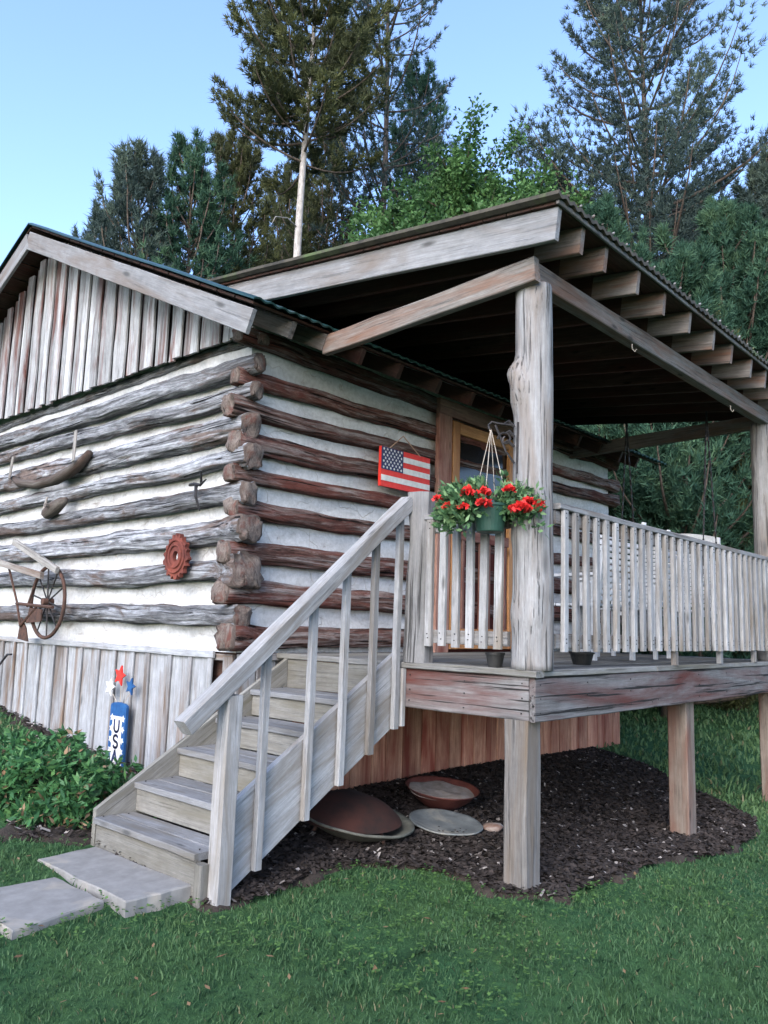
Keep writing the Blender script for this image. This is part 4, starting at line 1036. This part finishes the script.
def needle_tufts(org, dirs, L, W, K):
    """K needles per tuft, thin triangles fanned about dirs"""
    n = len(org); d = dirs/np.linalg.norm(dirs, axis=1, keepdims=True)
    K = K+5; o = np.repeat(org, K, 0)+rng.normal(0, L*.12, (n*K, 3)); dd = np.repeat(d, K, 0)+rng.standard_normal((n*K, 3))*.60
    dd /= np.linalg.norm(dd, axis=1, keepdims=True)
    sd = np.cross(dd, rng.standard_normal((n*K, 3))); sd /= np.linalg.norm(sd, axis=1, keepdims=True)
    l = rng.uniform(.6, 1.2, n*K)[:, None]*L; w = W
    return np.stack([o-sd*w, o+sd*w, o+dd*l], 1).reshape(-1, 3)
def conifer(x, y, H, base, rmax, mat, label, name='pine_tree', bark='bark_dark', dens=1.0, up0=.15, up1=.9, trunk_r=.16, tuft=.17, wneed=.013, K=11, lean=(0, 0), group='pine trees behind the cabin', profile=None, bare=0, gap=.1, seed=0, limb=None):
    rs = random.Random(seed*7+3); z0 = gzf(x, y)-.1
    tr = thing(name, (x, y, z0), label, 'tree', group)
    tpt = lambda h: V((x+lean[0]*h/H+.08*math.sin(h*.5+seed), y+lean[1]*h/H+.08*math.cos(h*.45+seed), z0+h))
    s = MB(); nn = 22
    s.tube([tpt(H*i/nn) for i in range(nn+1)], [max(.015, trunk_r*(1-.93*i/nn)+(.06 if i == 0 else 0)) for i in range(nn+1)], bark, n=10)
    for k in range(bare):
        h = base*(.45+.5*k/max(1, bare)); a = rs.uniform(0, 6.28); d = V((math.cos(a), math.sin(a), .1)); L = rs.uniform(.5, 1.2)
        p = tpt(h); s.tube([p, p+d*L*.5+V((0, 0, .05)), p+d*L+V((0, 0, -.12)), p+d*L*1.15+V((0, 0, -.35))], [.02, .014, .009, .004], 'bark_pale', n=5)
    org = []; dr = []; tone = []
    h = base
    while h < H*.985:
        f = (h-base)/(H-base)
        pr = profile(f) if profile else (min(1, .45+2.2*f)*(1-f)**.75+.07)
        nb = rs.choice((4, 5, 6))
        a0 = rs.uniform(0, 6.28)
        for b in range(nb):
            if rs.random() < gap: continue
            a = a0+b*6.283/nb+rs.uniform(-.35, .35); L = rmax*pr*rs.uniform(.6, 1.18)
            el = up0+(up1-up0)*f+rs.uniform(-.12, .15); bt_ = rs.uniform(-.3, .3)
            p = tpt(h+bt_); pts = [p]; nsg = 7; cur = el
            for q in range(nsg):
                cur += .07+.02*q; a += rs.uniform(-.06, .06)
                pts.append(pts[-1]+V((math.cos(a)*math.cos(cur), math.sin(a)*math.cos(cur), math.sin(cur)))*L/nsg)
            s.tube(pts, [max(.004, .012+.02*L/2*(1-i/nsg)) for i in range(nsg+1)], limb or bark, n=4, cap=False)
            bt = rs.uniform(-.26, .26)
            for q in range(2, nsg+1):
                f_ = q/nsg; m_ = max(1, int(round(3.0*dens*(L/1.5)**.5)))
                for j in range(m_):
                    for sg in (-1, 1):
                        tl = L*.34*(1.1-f_*.65)*rs.uniform(.45, 1.15); ta = a+sg*rs.uniform(.5, 1.15); te = cur*.5+rs.uniform(-.05, .45)
                        d = V((math.cos(ta)*math.cos(te), math.sin(ta)*math.cos(te), math.sin(te))); bp_ = pts[q-1].lerp(pts[q], rs.random())
                        nt_ = max(1, int(tl/.26))
                        for w in range(nt_):
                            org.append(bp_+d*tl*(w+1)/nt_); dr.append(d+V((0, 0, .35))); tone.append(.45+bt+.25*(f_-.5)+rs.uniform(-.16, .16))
            org.append(pts[-1]); dr.append(pts[-1]-pts[-2]+V((0, 0, .1*L/nsg))); tone.append(.6)
        h += rs.uniform(.22, .42)*(H/14)**.5/dens**.35
    for k in range(14): org.append(tpt(H*(.93+.07*k/13))); dr.append(V((rs.uniform(-.5, .5), rs.uniform(-.5, .5), 1))); tone.append(.5)
    org = np.array([tuple(o) for o in org]); dr = np.array([tuple(o) for o in dr]); tone = np.clip(np.array(tone), 0, 1)
    s.build('trunk', tr, smooth=True)
    v = needle_tufts(org, dr, tuft, wneed, K)
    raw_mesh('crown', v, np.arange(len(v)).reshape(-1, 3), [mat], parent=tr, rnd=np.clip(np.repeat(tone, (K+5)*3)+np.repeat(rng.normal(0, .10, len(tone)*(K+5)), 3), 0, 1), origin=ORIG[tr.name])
    return tr
def at(px, py, dist):
    r = M @ V((px-384, -(py-512), -803.17)); t = dist/math.hypot(r.x, r.y); return CAM+r*t
def tree_at(px, ytop, dist, **kw):
    p = at(px, ytop, dist); z0 = gzf(p.x, p.y)-.1
    return conifer(p.x, p.y, p.z-z0, **kw)
flat_top = lambda f: (.55+.6*math.sin(min(1, f*1.25)*math.pi*.62))*(1-f)**.35
# tall pine with a pale bare trunk
p = at(302, 150, 16.5); z0 = gzf(p.x, p.y)-.1
conifer(p.x, p.y, 19.5, 10.9, 2.5, 'needles_olive', 'tall pine with pale bare trunk rising over the cabin roof, left of centre', bark='bark_pale', limb='bark_dark', trunk_r=.145, dens=1.5, up0=-.05, up1=.5, bare=5, seed=1, K=12, lean=(.1, -.1), profile=lambda f: (.85 if f < .5 else 1.0)*(1-f)**.4, gap=.05)
p = at(384, 150, 21)
conifer(p.x, p.y, 23.5, 9.0, 3.2, 'needles_blue', 'tall thin-crowned pine with dark trunk beside the pale-trunked pine', trunk_r=.17, dens=.5, up0=.0, up1=.5, seed=2, K=8, gap=.3, profile=lambda f: .62+.38*math.sin(f*9)**2)
tree_at(640, -85, 22, base=2.0, rmax=5.8, mat='needles_blue', label='big grey-blue pine with upswept branches behind the porch roof peak', trunk_r=.2, dens=.8, up0=-.05, up1=.35, seed=3, K=9, gap=.3, tuft=.19, profile=lambda f: (1-f)**.42)
for i, (px, yt, d, rm, mt, lb) in enumerate([
    (235, 150, 20, 3.4, 'needles_olive', 'medium olive pine just left of the pale bare trunk'),
    (193, 160, 18, 3.2, 'needles_green', 'medium blue-green pine, second from the left above the gable roof'),
    (143, 170, 18, 3.0, 'needles_blue', 'slim leaning pine, third from the left edge of the tree line'),
    (104, 215, 24, 2.6, 'needles_blue', 'small pine top, leftmost one showing above the gable roof'),
    (330, 140, 23, 4.2, 'needles_olive', 'brownish pine filling in behind the pale bare trunk'),
    (420, 80, 24, 4.2, 'needles_green', 'green pine behind the leafy tree at the porch roof'),
    (290, 175, 26, 4.2, 'needles_olive', 'far dim pine low behind the pale bare trunk')]):
    tree_at(px, yt, d, base=1.5, rmax=rm, mat=mt, label=lb, dens=.75, up0=.15, up1=.75, seed=10+i, K=10, gap=.25, trunk_r=.13, tuft=.19, profile=lambda f: (1-f)**.45)
for i, (px, yt, d, rm, mt, lb) in enumerate([
    (600, 215, 15, 2.6, 'needles_green', 'dense teal-green spruce directly behind the porch roof peak'),
    (668, 262, 14, 2.6, 'needles_green', 'dense teal-green spruce behind the middle of the porch eave'),
    (725, 215, 17, 3.2, 'needles_green', 'mid green spruce between the big pine and the right edge'),
    (772, 165, 19, 3.4, 'needles_blue', 'dark pine at the right edge of the picture'),
    (820, 200, 17, 3.2, 'needles_green', 'green spruce just past the right edge of the porch'),
    (690, 200, 25, 4.2, 'needles_olive', 'far olive pine under the big grey-blue pine'),
    (560, 190, 23, 3.4, 'needles_blue', 'far blue pine left of the porch roof peak')]):
    tree_at(px, yt, d, base=.5, rmax=rm, mat=mt, label=lb, dens=1.45, up0=.0, up1=.6, seed=30+i, K=11, gap=.04, trunk_r=.15, profile=lambda f: (1-f)**.55, name='spruce_tree' if 'spruce' in lb else 'pine_tree', group='dense evergreens right of the cabin')
for i, (px, d) in enumerate([(615, 19), (655, 20), (705, 15.5), (745, 20)]):
    p = at(px, 400, d); conifer(p.x, p.y, 5.5+i % 3, .2, 2.0, 'needles_green' if i % 2 else 'needles_olive', ['low bushy spruce seen beneath the porch roof beside the cabin corner', 'low bushy spruce seen beneath the porch roof, second from the cabin', 'low bushy spruce seen behind the swing chains', 'low bushy spruce seen beside the far log post'][i], name='young_spruce', dens=1.5, up0=0, up1=.6, seed=50+i, K=11, gap=0, trunk_r=.09, group='young spruces seen through the porch')

def leafy(px, ytop, dist, rx, label, seed, base_frac=.3, dens=1.0):
    p = at(px, ytop, dist); x, y = p.x, p.y; z0 = gzf(x, y)-.1; H = p.z-z0; rs = random.Random(seed)
    tr = thing('leafy_tree', (x, y, z0), label, 'tree', 'broadleaf trees behind the porch roof'); s = MB()
    s.tube([V((x+.1*math.sin(t*5), y, z0+H*.8*t)) for t in np.linspace(0, 1, 12)], [.14*(1-.8*t)+.01 for t in np.linspace(0, 1, 12)], 'bark_dark', n=8)
    org = []; dr = []; tone = []
    for k in range(105):
        h = H*rs.uniform(base_frac, .92); a = rs.uniform(0, 6.28); f = (h/H-base_frac)/(1-base_frac); L = rx*(1-.55*f**2)*rs.uniform(.5, 1.1)
        el = .35+.6*f+rs.uniform(-.2, .3); pts = [V((x, y, z0+h*.85))]
        for q in range(5):
            a += rs.uniform(-.25, .25); el += rs.uniform(-.12, .12)
            pts.append(pts[-1]+V((math.cos(a)*math.cos(el), math.sin(a)*math.cos(el), math.sin(el)))*L/5)
        s.tube(pts, [.035, .028, .02, .014, .009, .004], 'bark_dark', n=5, cap=False); bt = rs.uniform(-.25, .25)
        for q in range(1, 6):
            for j in range(int(9*dens)):
                d = V((rs.gauss(0, 1), rs.gauss(0, 1), rs.gauss(.1, .6))).normalized(); r_ = rs.uniform(.1, .5)
                for w in range(3):
                    org.append(pts[q]+d*r_*(w+1)/3); dr.append(d); tone.append(.5+bt+rs.uniform(-.2, .2))
    s.build('trunk', tr, smooth=True)
    org = np.array([tuple(o) for o in org]); dr = np.array([tuple(o) for o in dr]); tone = np.clip(np.array(tone), 0, 1)
    K = 5; o = np.repeat(org, K, 0)+rng.normal(0, .06, (len(org)*K, 3)); d = np.repeat(dr, K, 0)+rng.standard_normal((len(org)*K, 3))*.8
    v = leafset(o, d, rng.uniform(.07, .14, len(o)), rng.uniform(.022, .04, len(o)), .3)
    raw_mesh('crown', v, np.arange(len(v)).reshape(-1, 4), ['leaf_bright'], parent=tr, rnd=np.repeat(tone, K*4), origin=ORIG[tr.name])
leafy(470, 80, 17, 3.2, 'bright leafy tree rising just behind the porch roof rake', 3)
leafy(415, 150, 16, 2.2, 'small bright leafy sapling near the pale pine trunk', 5, .45)
leafy(525, 100, 18, 3.0, 'darker leafy tree left of the porch roof peak', 6)

# ------------------------------------------------------------------ light
w = bpy.data.worlds.new('World'); scene.world = w; w.use_nodes = True; nt = w.node_tree
sky = nt.nodes.new('ShaderNodeTexSky'); sky.sky_type = 'NISHITA'; sky.sun_disc = False
SUN_EL = 28; SUN_AZ = (-.93, -.36)          # direction towards the sun (x, y)
sky.sun_elevation = R(SUN_EL); sky.sun_rotation = math.atan2(SUN_AZ[0], SUN_AZ[1])
sky.altitude = 600; sky.air_density = .9; sky.dust_density = 2.6; sky.ozone_density = 1.0
bg = nt.nodes['Background']; skc = mixc(nt, sky.outputs[0], (.95, 1.01, 1.12), 1.0, 'MULTIPLY'); nt.links.new(skc, bg.inputs[0]); bg.inputs[1].default_value = .14
sl = bpy.data.lights.new('sun', 'SUN'); sl.energy = .8; sl.angle = R(35); sl.color = (1, .98, .95)
so = bpy.data.objects.new('sun', sl); COL.objects.link(so)
dv = V((SUN_AZ[0], SUN_AZ[1], 0)).normalized()*math.cos(R(38)); dv.z = math.sin(R(38))
so.rotation_euler = dv.to_track_quat('Z', 'Y').to_euler()
scene.view_settings.view_transform = 'Standard'; scene.view_settings.look = 'None'; scene.view_settings.gamma = 1
scene.view_settings.use_curve_mapping = False; scene.view_settings.exposure = 1.95
scene.cycles.max_bounces = 5; scene.cycles.diffuse_bounces = 3; scene.cycles.use_denoising = True
